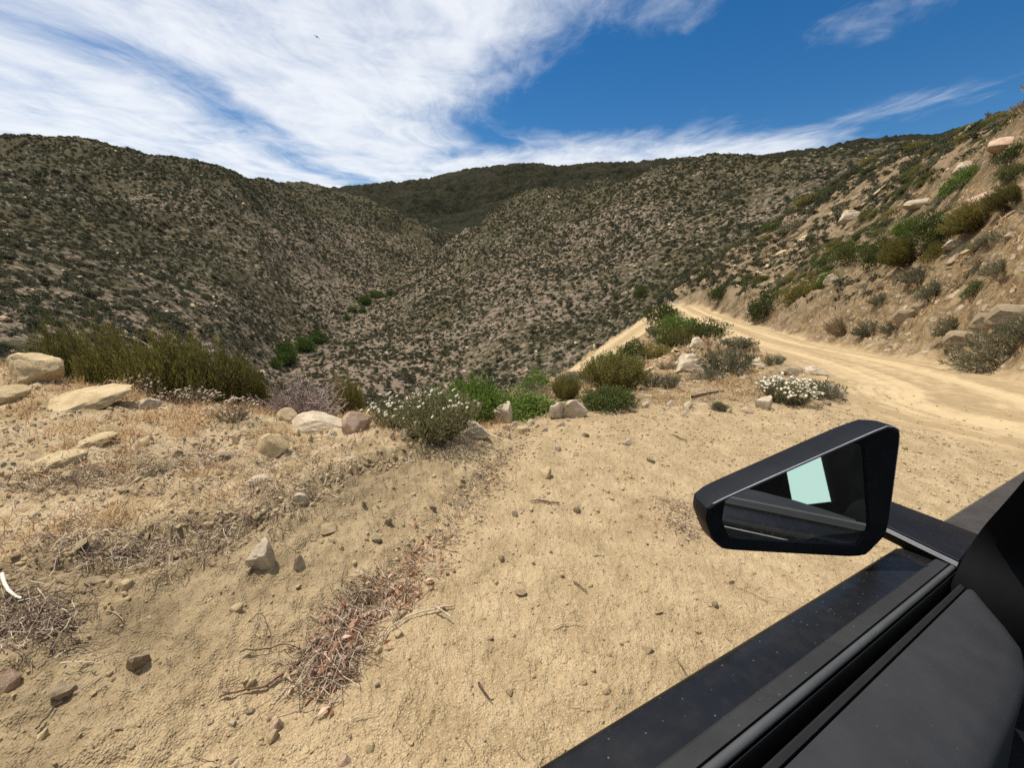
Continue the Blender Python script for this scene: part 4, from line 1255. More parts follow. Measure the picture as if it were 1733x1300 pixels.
# --- rocks of the slopes
patch2 = fbm(Xg * 0.09 + 31, Yg * 0.09, 4)
d_r = np.where(rs, 5.0 * np.minimum(1, (16 / Rg) ** 1.4) * np.clip(0.3 + 1.3 * patch2 + 0.8 * fbm(Xg * 0.5, Yg * 0.5, 2), 0.02, 2.0), 0)
d_r = np.where(kn, 0.9 * np.clip(0.25 + 1.2 * patch2, 0.05, 2), d_r)
d_r = np.where(~rs & ~kn, 0.13 * np.clip(-0.2 + 2.2 * patch2 + 0.6 * patch, 0, 3) * ss(Rg, 20, 60) * (1 - ss(Rg, 380, 500)), d_r)
d_r *= VIS * (roadw < 0.02)
d_r = np.where(~rs & ~kn & (AZg > p_az_el(560, 600)[0]) & (Rg < 46), 0, d_r)
x, y, z, ii, jj = scatter(d_r)
rr = np.hypot(x, y); nz = (rs | kn)[ii, jj]
rad = np.where(nz, 0.085 * SR.lognormal(0, 0.8, x.size), 0.27 * SR.lognormal(0, 0.5, x.size))
rad = np.where(nz, np.minimum(rad, 0.05 + 0.012 * rr), rad)
ok = free(x, y, 0.05) & (np.minimum(polydist(ROAD, x, y)[0], polydist(LOWROAD, x, y)[0]) > 2.1 + rad)
x, y, z, rad, rr, nz, ii, jj = (v[ok] for v in (x, y, z, rad, rr, nz, ii, jj))
app = rad / rr * (np.abs(np.degrees(np.arctan2(x, y))) < 53)
order = np.argsort(-app)
print('rocks', x.size)
nrm = NRM[ii, jj]
rx = -np.arcsin(np.clip(nrm[:, 1], -1, 1)); ry = np.arcsin(np.clip(nrm[:, 0], -1, 1))
for k in order[:200]:
    t = RND.choice((0, 0, 1, 2)); sm = rad[k] / rr[k] < 0.006
    o = link('rock', (ROCKS_S[t][RND.randrange(3)] if sm else ROCKS[t][RND.choice((1, 3, 3, 2))]))
    o.location = (x[k], y[k], z[k] + ZC + rad[k] * 0.06); o.rotation_mode = 'XYZ'
    o.rotation_euler = (rx[k] + RND.gauss(0, .15), ry[k] + RND.gauss(0, .15), RND.uniform(0, 6.28) if not nz[k] else RND.gauss(-0.2, 0.4))
    o.scale = (rad[k] * 1.3, rad[k] * 0.9, rad[k] * RND.uniform(0.3, 0.55))
    where = landmark(x[k], y[k], z[k])
    tone = ('pale', 'yellowish', 'pinkish')[t]
    size = 'large ' if app[k] > 0.02 else '' if app[k] > 0.010 else 'small '
    tag(o, f'{size}{tone} flat rock {where}', 'rock', f'{tone} rocks {where}')
rest = order[200:]
ROCKV = []
for i, (t, v) in enumerate(((0, 1), (1, 1), (2, 1), (0, 0), (1, 2), (3, 0))):
    k = rest[i]
    o = link('stone', ROCKS_S[t][v], loc=(x[k], y[k], z[k] + ZC)); o.scale = (rad[k], rad[k], rad[k] * 0.5)
    ROCKV.append(tag(o, 'little pale stone among many on the slopes', 'stone', 'little stones on the slopes'))
rest = rest[6:]; m_ = len(rest)
gn_scatter('slope_stones', np.stack([x[rest], y[rest], z[rest] + ZC + rad[rest] * 0.12], 1), np.stack([rx[rest] + SR.normal(0, .2, m_), ry[rest] + SR.normal(0, .2, m_), SR.uniform(0, 6.28, m_)], 1),
           np.stack([rad[rest] * 1.2, rad[rest] * 0.9, rad[rest] * SR.uniform(0.35, 0.7, m_)], 1), SR.choice(6, m_, p=[.3, .24, .2, .14, .1, .02]), ROCKV, 'pale stones strewn over the slopes', 'stones')

# --- gravel and clods of the near ground
bm_ = bmask
lipd = np.full(Rg.shape, 9.0)
for ln_ in (LIP, LIP2, TOE):
    lipd[nr] = np.minimum(lipd[nr], polydist(resample(ln_, 40), Xg[nr], Yg[nr])[0])
dg = np.where(Rg < 9.5, (330 + 420 * np.exp(-(lipd / 0.14) ** 2) + 260 * np.clip(0.2 + fbm(Xg * 1.3, Yg * 1.3, 3), 0, 1.5) * (0.35 + bm_)) * (1 - ss(Rg, 5.0, 9.5) * 0.8), 0) * (Rg > 0.8) * (1 - 0.6 * roadw) * VIS
x, y, z, ii, jj = scatter(dg)
rr = np.hypot(x, y)
rad = 0.0036 * SR.lognormal(0, 0.68, x.size) * (0.7 + 0.26 * rr) * (1 + 0.9 * np.exp(-(lipd[ii, jj] / 0.08) ** 2))
rad = np.minimum(rad, 0.022)
print('gravel', x.size)
m_ = x.size
gn_scatter('gravel', np.stack([x, y, z + ZC + rad * 0.15], 1), SR.uniform(0, 6.28, (m_, 3)), np.stack([rad, rad * SR.uniform(0.6, 1, m_), rad * SR.uniform(0.5, 0.9, m_)], 1),
           SR.choice(6, m_, p=[.08, .46, .08, .03, .33, .02]), ROCKV, 'fine gravel and clods strewn over the bare sandy ground', 'gravel')

# --- crust plates broken from the edge of the bank
CLOD = rock_mat('dry_clod', (0.25, 0.185, 0.105), (0.36, 0.275, 0.16), (0.44, 0.34, 0.21))
CV = []
for i, (px, py) in enumerate(((300, 940), (160, 985), (420, 915))):
    x0, y0, z0, _ = hit(px, py)
    o = link('clod', rock_mesh('clod', 500 + i, 2, CLOD, slab=True), loc=(x0, y0, z0 + ZC)); o.scale = (0.05, 0.035, 0.022)
    CV.append(tag(o, 'crumbling clod of dry earth on the crusted edge, ' + ('in the middle', 'towards the white root', 'above the angular upright rock')[i], 'clod'))
d4 = np.zeros(Rg.shape)
dl_, sl_, _ = polydist(resample(LIP, 60), Xg[nr], Yg[nr]); dl2_ = polydist(resample(LIP2, 30), Xg[nr], Yg[nr])[0]
d4[nr] = 240 * np.exp(-((dl_ * sl_ - 0.05) / 0.08) ** 2) * np.clip(0.5 + fbm(Xg[nr] * 2.2, Yg[nr] * 2.2, 3), 0, 1.4) + 90 * np.exp(-(dl2_ / 0.05) ** 2)
d4 += 14 * np.clip(0.2 + fbm(Xg * 0.8 + 3, Yg * 0.8, 3), 0, 1) * (Rg < 7) * (1 - roadw) + 26 * bm_ * (Rg < 5) * np.clip(fbm(Xg * 1.6 + 7, Yg * 1.6, 3), 0, 1) * (1 - tmask)
x, y, z, ii, jj = scatter(d4 * VIS * (Rg > 0.9))
m_ = x.size; rad = 0.011 * SR.lognormal(0, 0.55, m_)
print('clods', m_)
gn_scatter('earth_clods', np.stack([x, y, z + ZC + rad * 0.1], 1), np.stack([SR.normal(0, .35, m_), SR.normal(0, .35, m_), SR.uniform(0, 6.28, m_)], 1),
           np.stack([rad * 1.4, rad, rad * SR.uniform(0.35, 0.8, m_)], 1), SR.integers(0, 3, m_), CV, 'crumbled earth clods along the crusted edge of the bank', 'clods')

# --- dry grass and stubble
GRASS = leaf_mat('dry_grass', [(0.40, 0.215, 0.09), (0.54, 0.35, 0.165), (0.70, 0.55, 0.33)], 0.35, spread=0.9)


def grass_object(name, x, y, z, nbl, hgt, wid, label, spread=0.05):
    n = x.size * nbl
    B = np.repeat(np.stack([x, y, z + ZC - 0.005], 1), nbl, 0) + SR.normal(size=(n, 3)) * [spread, spread, 0]
    D = unit(SR.normal(size=(n, 3)) * [0.6, 0.6, 0.25] + [0, 0, 0.85])
    ln = np.repeat(hgt, nbl) * SR.uniform(0.4, 1.2, n); wd = np.repeat(wid, nbl)
    S = unit(np.cross(D, SR.normal(size=(n, 3))))
    mid = B + D * ln[:, None] * 0.6
    tip = mid + unit(D + SR.normal(size=(n, 3)) * 0.5) * ln[:, None] * 0.45
    w2 = (S * wd[:, None])
    V = np.stack([B - w2, B + w2, mid + w2 * 0.8, mid - w2 * 0.8, tip + w2 * 0.15, tip - w2 * 0.15], 1).reshape(-1, 3)
    i0 = np.arange(n) * 6
    Fq = np.concatenate([np.stack([i0, i0 + 1, i0 + 2, i0 + 3], 1), np.stack([i0 + 3, i0 + 2, i0 + 4, i0 + 5], 1)])
    return tag(link(name, mesh_np(name, V, Fq, [GRASS], smooth=False)), label, 'grass', kind='stuff')


tm = tmask * (Rg < 8.2) * (Rg > 1.2)
dgr = tm * 85 * np.clip(fbm(Xg * 1.5 + 3, Yg * 1.5, 3) + 0.32 + 0.4 * ss(Rg, 3.2, 5), 0, 1.4) * VIS
x, y, z, ii, jj = scatter(dgr)
x, y, z = (v[free(x, y, -0.05)] for v in (x, y, z))
print('grass tufts', x.size)
h_ = SR.uniform(0.05, 0.14, x.size)
grass_object('dry_grass', x, y, z, 18, h_, np.full(x.size, 0.0025), 'dry straw coloured grass covering the left terrace', 0.045)
d2 = np.where((straw_m > 0.5) & (Rg < 42) & (Rg > 5) & (AZg > p_az_el(860, 600)[0]), 12.0 * np.clip(fbm(Xg * 0.5, Yg * 0.5 + 8, 3) + 0.45, 0, 1.3) * np.minimum(1, (13 / Rg) ** 1.5), 0) * VIS * (roadw < 0.05)
x, y, z, ii, jj = scatter(d2)
print('slope tufts', x.size)
rr = np.hypot(x, y)
grass_object('slope_grass', x, y, z, 7, SR.uniform(0.10, 0.24, x.size), 0.0024 + 0.0006 * rr, 'sparse dry grass on the knoll and the slope above the road', 0.10)

# --- small tufts and half shrubs of the slopes
TUFT = [Plant('tuft', plume_shrub(171 + i, 26, 300, 0.24, 0.22, 0.95, 0.8, 0.1), 'tan') for i in range(2)]
d3 = np.where(rs | kn, 2.3 * np.minimum(1, (16 / Rg) ** 1.2) * np.clip(0.35 + fbm(Xg * 0.35 + 4, Yg * 0.35, 3), 0.05, 1.3), 0) * VIS * (roadw < 0.02) * (dR > 2.6)
x, y, z, ii, jj = scatter(d3)
ok = free(x, y, 0.0) & (polydist(LOWROAD, x, y)[0] > 1.9); x, y, z = x[ok], y[ok], z[ok]
print('tufts', x.size)
TV = []
for i, key in enumerate(('tan', 'grey', 'tan', 'grey')):
    TV.append(shrub(TUFT[i % 2], key, (x[i], y[i], z[i]), (0.2, 0.2, 0.18), 'little dry tuft among many on the slopes beside the road', 'little dry tufts', parts=False, name='tuft', cat='tuft'))
x, y, z = x[4:], y[4:], z[4:]; m_ = x.size
s_ = SR.lognormal(-1.5, 0.42, m_)
gn_scatter('dry_tufts', np.stack([x, y, z + ZC], 1), np.stack([SR.normal(0, .1, m_), SR.normal(0, .1, m_), SR.uniform(0, 6.28, m_)], 1), np.stack([s_, s_, s_ * SR.uniform(0.6, 1.0, m_)], 1),
           SR.choice(4, m_, p=[.24, .28, .24, .24]), TV, 'dry tufts and half shrubs on the slopes beside the road', 'tufts')

# --- twigs and litter
TWIG = leaf_mat('twig_litter', [(0.11, 0.075, 0.05), (0.29, 0.205, 0.135), (0.52, 0.42, 0.30)], 0.0, spread=0.95)
DEADLEAF = leaf_mat('dead_leaf', [(0.26, 0.11, 0.06), (0.52, 0.29, 0.18), (0.70, 0.52, 0.39)], 0.3, spread=0.95)


def twig_lines(x, y, ln, lift=0.01, k=4, bend=0.25, dirs=None):
    n = x.size
    a = SR.uniform(0, 6.28, n) if dirs is None else dirs
    d = np.stack([np.cos(a), np.sin(a)], 1)
    P = np.zeros((n, k, 3)); cur = np.stack([x, y], 1) - d * ln[:, None] * 0.5
    for j in range(k):
        P[:, j, :2] = cur
        d = unit(d + SR.normal(size=(n, 2)) * bend)
        cur = cur + d * (ln / (k - 1))[:, None]
    P[:, :, 2] = zat(P[:, :, 0], P[:, :, 1]) + ZC + 0.003 + np.abs(SR.normal(size=(n, k))) * lift
    return P


def px_cloud(poly, n, sigma):
    """ground points gathered along a line of photo pixels"""
    poly = np.array(poly, float)
    seg = SR.random(n) * (len(poly) - 1); i = seg.astype(int); f = (seg - i)[:, None]
    q = poly[i] * (1 - f) + poly[np.minimum(i + 1, len(poly) - 1)] * f + SR.normal(size=(n, 2)) * sigma
    out = []
    for px, py in q:
        az, el = p_az_el(px, py)
        t = -1.66 / math.tan(el)
        for _ in range(3):
            zz = float(zat(t * math.sin(az), t * math.cos(az))); t = zz / math.tan(el)
        out.append((t * math.sin(az), t * math.cos(az)))
    return np.array(out)


def litter(name, poly, n_tw, n_lf, sigma, ln, label, leafsize=0.032, lift=0.02):
    a = px_cloud(poly, n_tw, sigma)
    v1, f1 = tubes(twig_lines(a[:, 0], a[:, 1], ln * SR.uniform(0.3, 1.3, n_tw), lift), 0.0022, 0.0012)
    parts_ = [(v1, f1)]
    if n_lf:
        b = px_cloud(poly, n_lf, [s * 0.85 for s in sigma])
        P = np.stack([b[:, 0], b[:, 1], zat(b[:, 0], b[:, 1]) + ZC + 0.006 + SR.random(n_lf) * 0.02], 1)
        D = unit(SR.normal(size=(n_lf, 3)) * [1, 1, 0.45])
        parts_.append(leaves(P, D, SR, leafsize * SR.uniform(0.5, 1.4, n_lf), leafsize * 0.5 * SR.uniform(0.6, 1.2, n_lf), 0.22))
    v, f, mi = joinm(*parts_)
    return tag(link(name, mesh_np(name, v, f, [TWIG, DEADLEAF], smooth=False, midx=mi)), label, 'litter', kind='stuff')


litter('leaf_litter', [(735, 935), (680, 990), (620, 1040), (565, 1100), (535, 1165)], 380, 330, [24, 24], 0.12, 'heap of reddish dead leaves and dry stems on the bare dirt', 0.050)
litter('straw_litter', [(640, 1000), (600, 1060), (560, 1120), (530, 1150)], 260, 20, [20, 20], 0.20, 'bundle of dry stems lying across the leaf litter', 0.03)
litter('root_litter', [(-10, 1030), (50, 1050), (110, 1060)], 420, 8, [34, 26], 0.12, 'tangle of dark dry roots at the left edge below the crusted bank', 0.02)
litter('twig_litter', [(80, 900), (170, 935), (300, 930), (420, 870), (520, 800)], 900, 40, [55, 26], 0.11, 'mat of broken dry stems on the terrace', 0.022)
litter('mirror_litter', [(1130, 855), (1150, 880), (1175, 900)], 160, 50, [22, 14], 0.11, 'small drift of leaves and twigs behind the mirror', 0.035)
litter('toe_litter', [(850, 780), (800, 840), (740, 920), (860, 770)], 260, 40, [16, 16], 0.10, 'loose twigs gathered at the toe of the dirt bank', 0.022)
litter('upper_litter', [(0, 760), (150, 800), (300, 770), (450, 790), (600, 770)], 900, 30, [60, 30], 0.12, 'bits of dry stem scattered through the grass of the terrace', 0.022)
dt = np.where((Rg < 10) & (Rg > 0.9) & (np.abs(AZg) < 1.0), 34 * np.clip(0.45 + fbm(Xg * 0.9 + 2, Yg * 0.9, 3), 0.1, 1.4), 0) * (1 - 0.7 * roadw) * VIS * (1 - 0.5 * ss(Rg, 4, 9))
x, y, z, ii, jj = scatter(dt)
print('twigs', x.size)
v, f = tubes(twig_lines(x, y, SR.lognormal(-3.1, 0.6, x.size), 0.004), 0.0016, 0.0009)
tag(link('loose_twigs', mesh_np('loose_twigs', v, f, [TWIG], smooth=False)), 'stray short twigs scattered over the bare dirt', 'twigs', kind='stuff')


def stick(pix, r0, r1, label, mat, name='stick', lift=0.012, fork=None):
    pts = resample([hit(px, py)[:2] for px, py in pix], 14)
    L_ = np.array([[p[0], p[1], float(zat(*p)) + ZC + lift + 0.006 * RND.random()] for p in pts])[None]
    v, f = tubes(L_, r0, r1, 6)
    if fork:
        q = resample([hit(px, py)[:2] for px, py in fork], 8)
        L2 = np.array([[p[0], p[1], float(zat(*p)) + ZC + lift + 0.02] for p in q])[None]
        v2, f2 = tubes(L2, r1 * 1.1, r1 * 0.5, 6); f = np.concatenate([f, f2 + len(v)]); v = np.concatenate([v, v2])
    return tag(link(name, mesh_np(name, v, f, [mat])), label, 'stick')


PALE = solid_mat('bleached_wood', (0.40, 0.31, 0.20), (0.62, 0.53, 0.40), 20)
DARKW = solid_mat('dark_wood', (0.05, 0.035, 0.028), (0.14, 0.10, 0.075), 30)
REDW = solid_mat('reddish_wood', (0.12, 0.055, 0.035), (0.24, 0.13, 0.085), 30)
for a in [
    ([(642, 1092), (668, 1062), (700, 1046), (740, 1036), (768, 1030)], 0.003, 0.0048, 'pale forked stick pointing out of the leaf litter', PALE, 'stick', 0.016, [(736, 1037), (752, 1046), (766, 1056)]),
    ([(372, 1184), (420, 1172), (462, 1160), (500, 1130), (555, 1092)], 0.003, 0.006, 'long dark stem running left out of the leaf litter', REDW),
    ([(408, 1112), (450, 1106), (480, 1098), (520, 1110)], 0.003, 0.002, 'thin dark branch lying left of the leaf litter', DARKW, 'stick', 0.02, [(430, 1060), (444, 1050), (455, 1072), (450, 1106)]),
    ([(8, 982), (13, 1000), (24, 1014), (40, 1023)], 0.008, 0.005, 'curved white bone like root at the left edge', solid_mat('bleached_root', (0.62, 0.56, 0.44), (0.80, 0.74, 0.62), 10), 'root', 0.03),
    ([(898, 852), (915, 850), (935, 853), (947, 854)], 0.005, 0.006, 'short reddish stick in the middle of the bare dirt', REDW),
    ([(1138, 738), (1150, 744), (1162, 748)], 0.006, 0.005, 'short dark stick on the dirt near the flat white stone', DARKW),
    ([(810, 1160), (820, 1176), (832, 1192)], 0.005, 0.002, 'short dark chip of wood near the bottom middle', DARKW),
    ([(1170, 675), (1196, 669), (1224, 664)], 0.02, 0.016, 'dark pole lying on the straw coloured knoll', DARKW, 'stick', 0.03),
    ([(60, 782), (90, 772), (140, 763), (185, 768)], 0.004, 0.003, 'long bleached stalk lying in the grass above the yellow slab', PALE),
    ([(318, 770), (345, 772), (366, 779)], 0.006, 0.004, 'white twig left of the brown stone on the terrace', PALE),
    ([(88, 946), (120, 932), (172, 914)], 0.003, 0.002, 'thin pale stalk on the terrace above the crusted edge', PALE),
    ([(50, 802), (80, 810), (88, 822)], 0.004, 0.003, 'pale bent twig under the flat yellow slab', PALE),
    ([(64, 1240), (90, 1208), (118, 1180)], 0.003, 0.003, 'dark root trailing down from the tilted dull stone', DARKW),
    ([(88, 1110), (94, 1080), (92, 1050)], 0.003, 0.002, 'dark stem hanging below the root tangle', DARKW),
    ([(600, 1220), (622, 1216), (640, 1212)], 0.0022, 0.0012, 'pale splinter near the bottom, right of the smooth brown stone', PALE),
    ([(935, 1068), (960, 1060), (985, 1060)], 0.003, 0.002, 'thin pale twig on the dirt left of the car door', PALE),
    ([(1145, 1122), (1155, 1136), (1165, 1150)], 0.002, 0.002, 'thin dark stem standing at the car door edge', DARKW),
    ([(970, 988), (982, 996), (994, 1006)], 0.004, 0.003, 'small dark split twig in the middle of the dirt', DARKW),
    ([(375, 742), (400, 744), (435, 742)], 0.005, 0.004, 'brown stick by the small rounded stone', REDW),
]:
    stick(*a)

# ------------------------------------------------------------------ a bird high in the sky
bd = np.array(pdir(536, 62)); bd = bd / np.linalg.norm(bd) * 140
bm = bmesh.new()
for (c, s_) in (((0, 0, 0), (0.34, 0.09, 0.09)),):
    bmesh.ops.create_icosphere(bm, subdivisions=2, radius=1, matrix=Matrix.Diagonal((*s_, 1)))
for sgn in (-1, 1):
    pts = [(0.10, 0.05 * sgn, 0.03), (0.16, 0.38 * sgn, 0.13), (0.02, 0.75 * sgn, 0.10), (-0.06, 0.72 * sgn, 0.10), (-0.06, 0.36 * sgn, 0.11), (-0.14, 0.05 * sgn, 0.03)]
    bm.faces.new([bm.verts.new(p) for p in pts])
bm.faces.new([bm.verts.new(p) for p in [(-0.28, 0.03, 0), (-0.55, 0.11, 0), (-0.58, 0, 0), (-0.55, -0.11, 0), (-0.28, -0.03, 0)]])
me = bpy.data.meshes.new('bird'); bm.to_mesh(me); bm.free(); me.materials.append(DARKW)
o = link('bird', me, loc=(bd[0], bd[1], bd[2] + ZC)); o.rotation_euler = (0.3, 0.1, 2.4)
tag(o, 'tiny dark bird soaring high among the clouds', 'bird')

# ------------------------------------------------------------------ the car the picture is taken from
vp = pdir(2030, 612)
CF = vp / np.linalg.norm(vp)                              # forward
CU = np.array([0, 0, 1.0]) - CF * CF[2]; CU /= np.linalg.norm(CU)
CLf = -np.cross(CF, CU)                                   # left, out of the open window
BASE = -1.62
ROOT = link('car', None)
ROOT.matrix_world = Matrix(((CF[0], CLf[0], CU[0], CU[0] * BASE), (CF[1], CLf[1], CU[1], CU[1] * BASE), (CF[2], CLf[2], CU[2], CU[2] * BASE + ZC), (0, 0, 0, 1)))
tag(ROOT, 'black car with an open door window and folded side mirror filling the lower right corner', 'car')


def cray(px, py):
    v = pdir(px, py)
    return np.array([v @ CF, v @ CLf, v @ CU])


def cpart(name, verts, faces, mat, parent=None, smooth=True, bevel=0.0, angle=35, origin=None):
    me = bpy.data.meshes.new(name)
    V = np.array(verts, float) - [0, 0, BASE]
    me.from_pydata([tuple(v) for v in V], [], faces)
    bm = bmesh.new(); bm.from_mesh(me); bmesh.ops.recalc_face_normals(bm, faces=bm.faces)
    if bevel: bmesh.ops.bevel(bm, geom=bm.edges[:], offset=bevel, segments=3, affect='EDGES', profile=0.5)
    bm.to_mesh(me); bm.free()
    me.materials.append(mat)
    me.polygons.foreach_set('use_smooth', np.full(len(me.polygons), smooth))
    if smooth:
        try: me.set_sharp_from_angle(angle=math.radians(angle))
        except Exception: pass
    return link(name, me, parent or ROOT)


def extrude(profile, stations, closed=False):
    """profile points (l, u) swept along stations of f"""
    n = len(profile); V = [(f, l, u) for f in stations for (l, u) in profile]
    F = []
    m = n if closed else n - 1
    for s in range(len(stations) - 1):
        for i in range(m):
            a, b = s * n + i, s * n + (i + 1) % n
            F.append((a, b, b + n, a + n))
    if closed:
        F.append(tuple(range(n))); F.append(tuple(range((len(stations) - 1) * n, len(stations) * n)))
    return V, F


def box(f0, f1, l0, l1, u0, u1):
    V = [(f, l, u) for f in (f0, f1) for l in (l0, l1) for u in (u0, u1)]
    return V, [(0, 1, 3, 2), (4, 6, 7, 5), (0, 4, 5, 1), (2, 3, 7, 6), (0, 2, 6, 4), (1, 5, 7, 3)]


def plastic(name, col, rough, spec=0.4, dust=0.0, grain=0.0, coat=0.0):
    m, n, b, out = principled(name, rough, spec)
    b.inputs['Coat Weight'].default_value = coat
    b.inputs['Coat Roughness'].default_value = 0.12
    tcx = n.new('ShaderNodeTexCoord').outputs['Object']
    k = n.noise(tcx, 9.0, 5, 0.65)
    c = n.mix(n.step(k, 0.35, 0.75), col, tuple(v * 1.35 + 0.002 for v in col))
    if dust:
        vr = n.new('ShaderNodeTexVoronoi', {'Vector': tcx, 'Scale': 150.0}, feature='F1')
        sp = n.new('ShaderNodeSeparateColor', {0: vr.outputs['Color']}).outputs[1]
        spot = n.math('MULTIPLY', n.step(vr.outputs['Distance'], 0.17, 0.08), n.step(sp, 0.80, 0.86))
        film = n.math('MULTIPLY', n.step(n.noise(tcx, 26, 5, 0.7), 0.40, 0.75), 0.035)
        c = n.mix(n.math('MULTIPLY', n.math('ADD', n.math('MULTIPLY', spot, 0.45), film), dust), c, (0.34, 0.27, 0.18))
    m.node_tree.links.new(c, b.inputs['Base Color'])
    if grain:
        gr = n.noise(tcx, 520, 2, 0.6)
        m.node_tree.links.new(n.new('ShaderNodeBump', {'Height': gr, 'Strength': 0.35, 'Distance': grain}).outputs[0], b.inputs['Normal'])
    return m


PAINT = plastic('black_paint', (0.006, 0.0062, 0.0072), 0.38, 0.32, 0.8, 0, 0.1)
TRIMB = plastic('black_trim', (0.020, 0.020, 0.020), 0.55, 0.35, 0.6, 0.0004)
RUBBER = plastic('black_rubber', (0.014, 0.014, 0.014), 0.6, 0.3, 0.3)
BEAD = plastic('grey_seal', (0.060, 0.062, 0.062), 0.38, 0.5, 0.3)
PANEL = plastic('dark_grey_plastic', (0.022, 0.0225, 0.025), 0.62, 0.3, 0.22, 0.0005)
INNER = plastic('black_interior', (0.0045, 0.0045, 0.005), 0.85, 0.12)
NAVY = plastic('satin_navy_plastic', (0.0055, 0.0062, 0.0085), 0.5, 0.16, 0.3)
HOOD = plastic('dusty_hood', (0.035, 0.031, 0.027), 0.42, 0.5, 1.6)
CHROME = plastic('satin_metal', (0.30, 0.31, 0.33), 0.28, 0.6)

F0, F1 = -0.75, 0.985
st = [F0 + (F1 - F0) * i / 10 for i in range(11)]
door = cpart('door', *extrude([(0.146, -0.402), (0.147, -0.3845), (0.160, -0.3852), (0.178, -0.3870), (0.190, -0.3892), (0.1955, -0.3918), (0.1985, -0.3965), (0.2010, -0.405), (0.204, -0.416),
                               (0.212, -0.44), (0.222, -0.50), (0.228, -0.62), (0.222, -0.80), (0.20, -1.0), (0.17, -1.15)], st), PAINT)
cpart('belt_trim', *extrude([(0.1455, -0.400), (0.1465, -0.3800), (0.1440, -0.3775), (0.1290, -0.3755), (0.1275, -0.400)], st), TRIMB, door)
bead = [(0.1235 + 0.0042 * math.cos(a), -0.3785 + 0.0045 * math.sin(a)) for a in np.linspace(0, 2 * math.pi, 12, endpoint=False)]
cpart('seal_bead', *extrude(bead, st, True), BEAD, door)
cpart('outer_lip', *extrude([(0.1195, -0.43), (0.1190, -0.3830), (0.1172, -0.3815), (0.1155, -0.43)], st), RUBBER, door)
cpart('window_slot', *extrude([(0.1285, -0.385), (0.1280, -0.45), (0.098, -0.45), (0.0975, -0.40)], st), INNER, door)
cpart('inner_lip', *extrude([(0.1060, -0.43), (0.1055, -0.3860), (0.1035, -0.3845), (0.0990, -0.3870), (0.0985, -0.43)], st), RUBBER, door)
tv, tf = tubes(np.array([[(f, 0.2003, -0.4036) for f in st]]), 0.0011, 0.0011, 5)
cpart('door_edge_glint', tv.tolist(), [tuple(q) for q in tf.tolist()], CHROME, door)  # bright tube standing in for the highlight along the door edge
# inner door panel: top surface bounded by a curved edge in front
edge = []
for px, py in [(1627, 1002), (1648, 1008), (1672, 1028), (1700, 1058), (1728, 1096), (1733, 1140), (1716, 1185), (1690, 1240), (1662, 1300), (1640, 1350)]:
    c = cray(px, py); t = -0.395 / c[2]; edge.append((c[0] * t, c[1] * t))
inner = [(0.0965 if i < 2 else 0.0965, f) for i, f in enumerate([])]
V, Fc = [], []
rows = 7
for i, (f, l) in enumerate(edge):
    l0 = 0.0965 if i > 0 else l
    fa = f if i > 0 else f
    for j in range(rows):
        s = j / (rows - 1)
        ll = 0.0965 + (l - 0.0965) * s
        uu = -0.3875 + 0.004 * math.sin(s * math.pi) - 0.010 * s * s
        V.append((fa, ll, uu))
    V.append((fa - 0.004, l - 0.006, -0.408)); V.append((fa - 0.008, l - 0.010, -0.46)); V.append((fa - 0.02, l - 0.03, -0.60))
nr_ = rows + 3
for i in range(len(edge) - 1):
    for j in range(nr_ - 1):
        a = i * nr_ + j; Fc.append((a, a + 1, a + 1 + nr_, a + nr_))
k = len(V)                                               # rearward continuation
lf, ll_ = edge[-1]
for j in range(nr_):
    q = V[(len(edge) - 1) * nr_ + j]; V.append((F0, q[1], q[2]))
for j in range(nr_ - 1):
    a = (len(edge) - 1) * nr_ + j; Fc.append((a, a + 1, k + j + 1, k + j))
cpart('door_panel', V, Fc, PANEL, door, True, 0, 50)
cpart('panel_side', *extrude([(0.0965, -0.388), (0.0968, -0.44)], [F0, edge[1][0]]), PANEL, door)
# lower inner door with a metal pull
cpart('lower_panel', *extrude([(0.03, -0.58), (-0.02, -0.585), (-0.10, -0.62), (-0.16, -0.75)], [F0, 0.0, 0.45, 0.80, 1.05]), NAVY, door)
h0, h1 = cray(1690, 1300), cray(1706, 1240)
h0, h1 = h0 * (-0.52 / h0[2]), h1 * (-0.52 / h1[2])
hv, hf = tubes(np.array([[h0 - (h1 - h0) * 1.5, h0, (h0 + h1) / 2, h1]]), 0.006, 0.004, 8)
cpart('door_pull', hv.tolist(), [tuple(q) for q in hf.tolist()], CHROME, door)

# fender and hood ahead of the door
fv_, ff_ = extrude([(0.205, -0.62), (0.205, -0.43), (0.2005, -0.4075), (0.193, -0.398), (0.170, -0.392), (0.10, -0.384), (0.096, -0.3838)], [1.0, 1.2, 1.5, 1.8, 2.1, 2.35])
cpart('fender', fv_, ff_, HOOD)
cpart('hood', *extrude([(0.094, -0.3835), (-0.10, -0.372), (-0.75, -0.362), (-1.4, -0.38)], [1.52, 1.8, 2.1, 2.35]), HOOD)
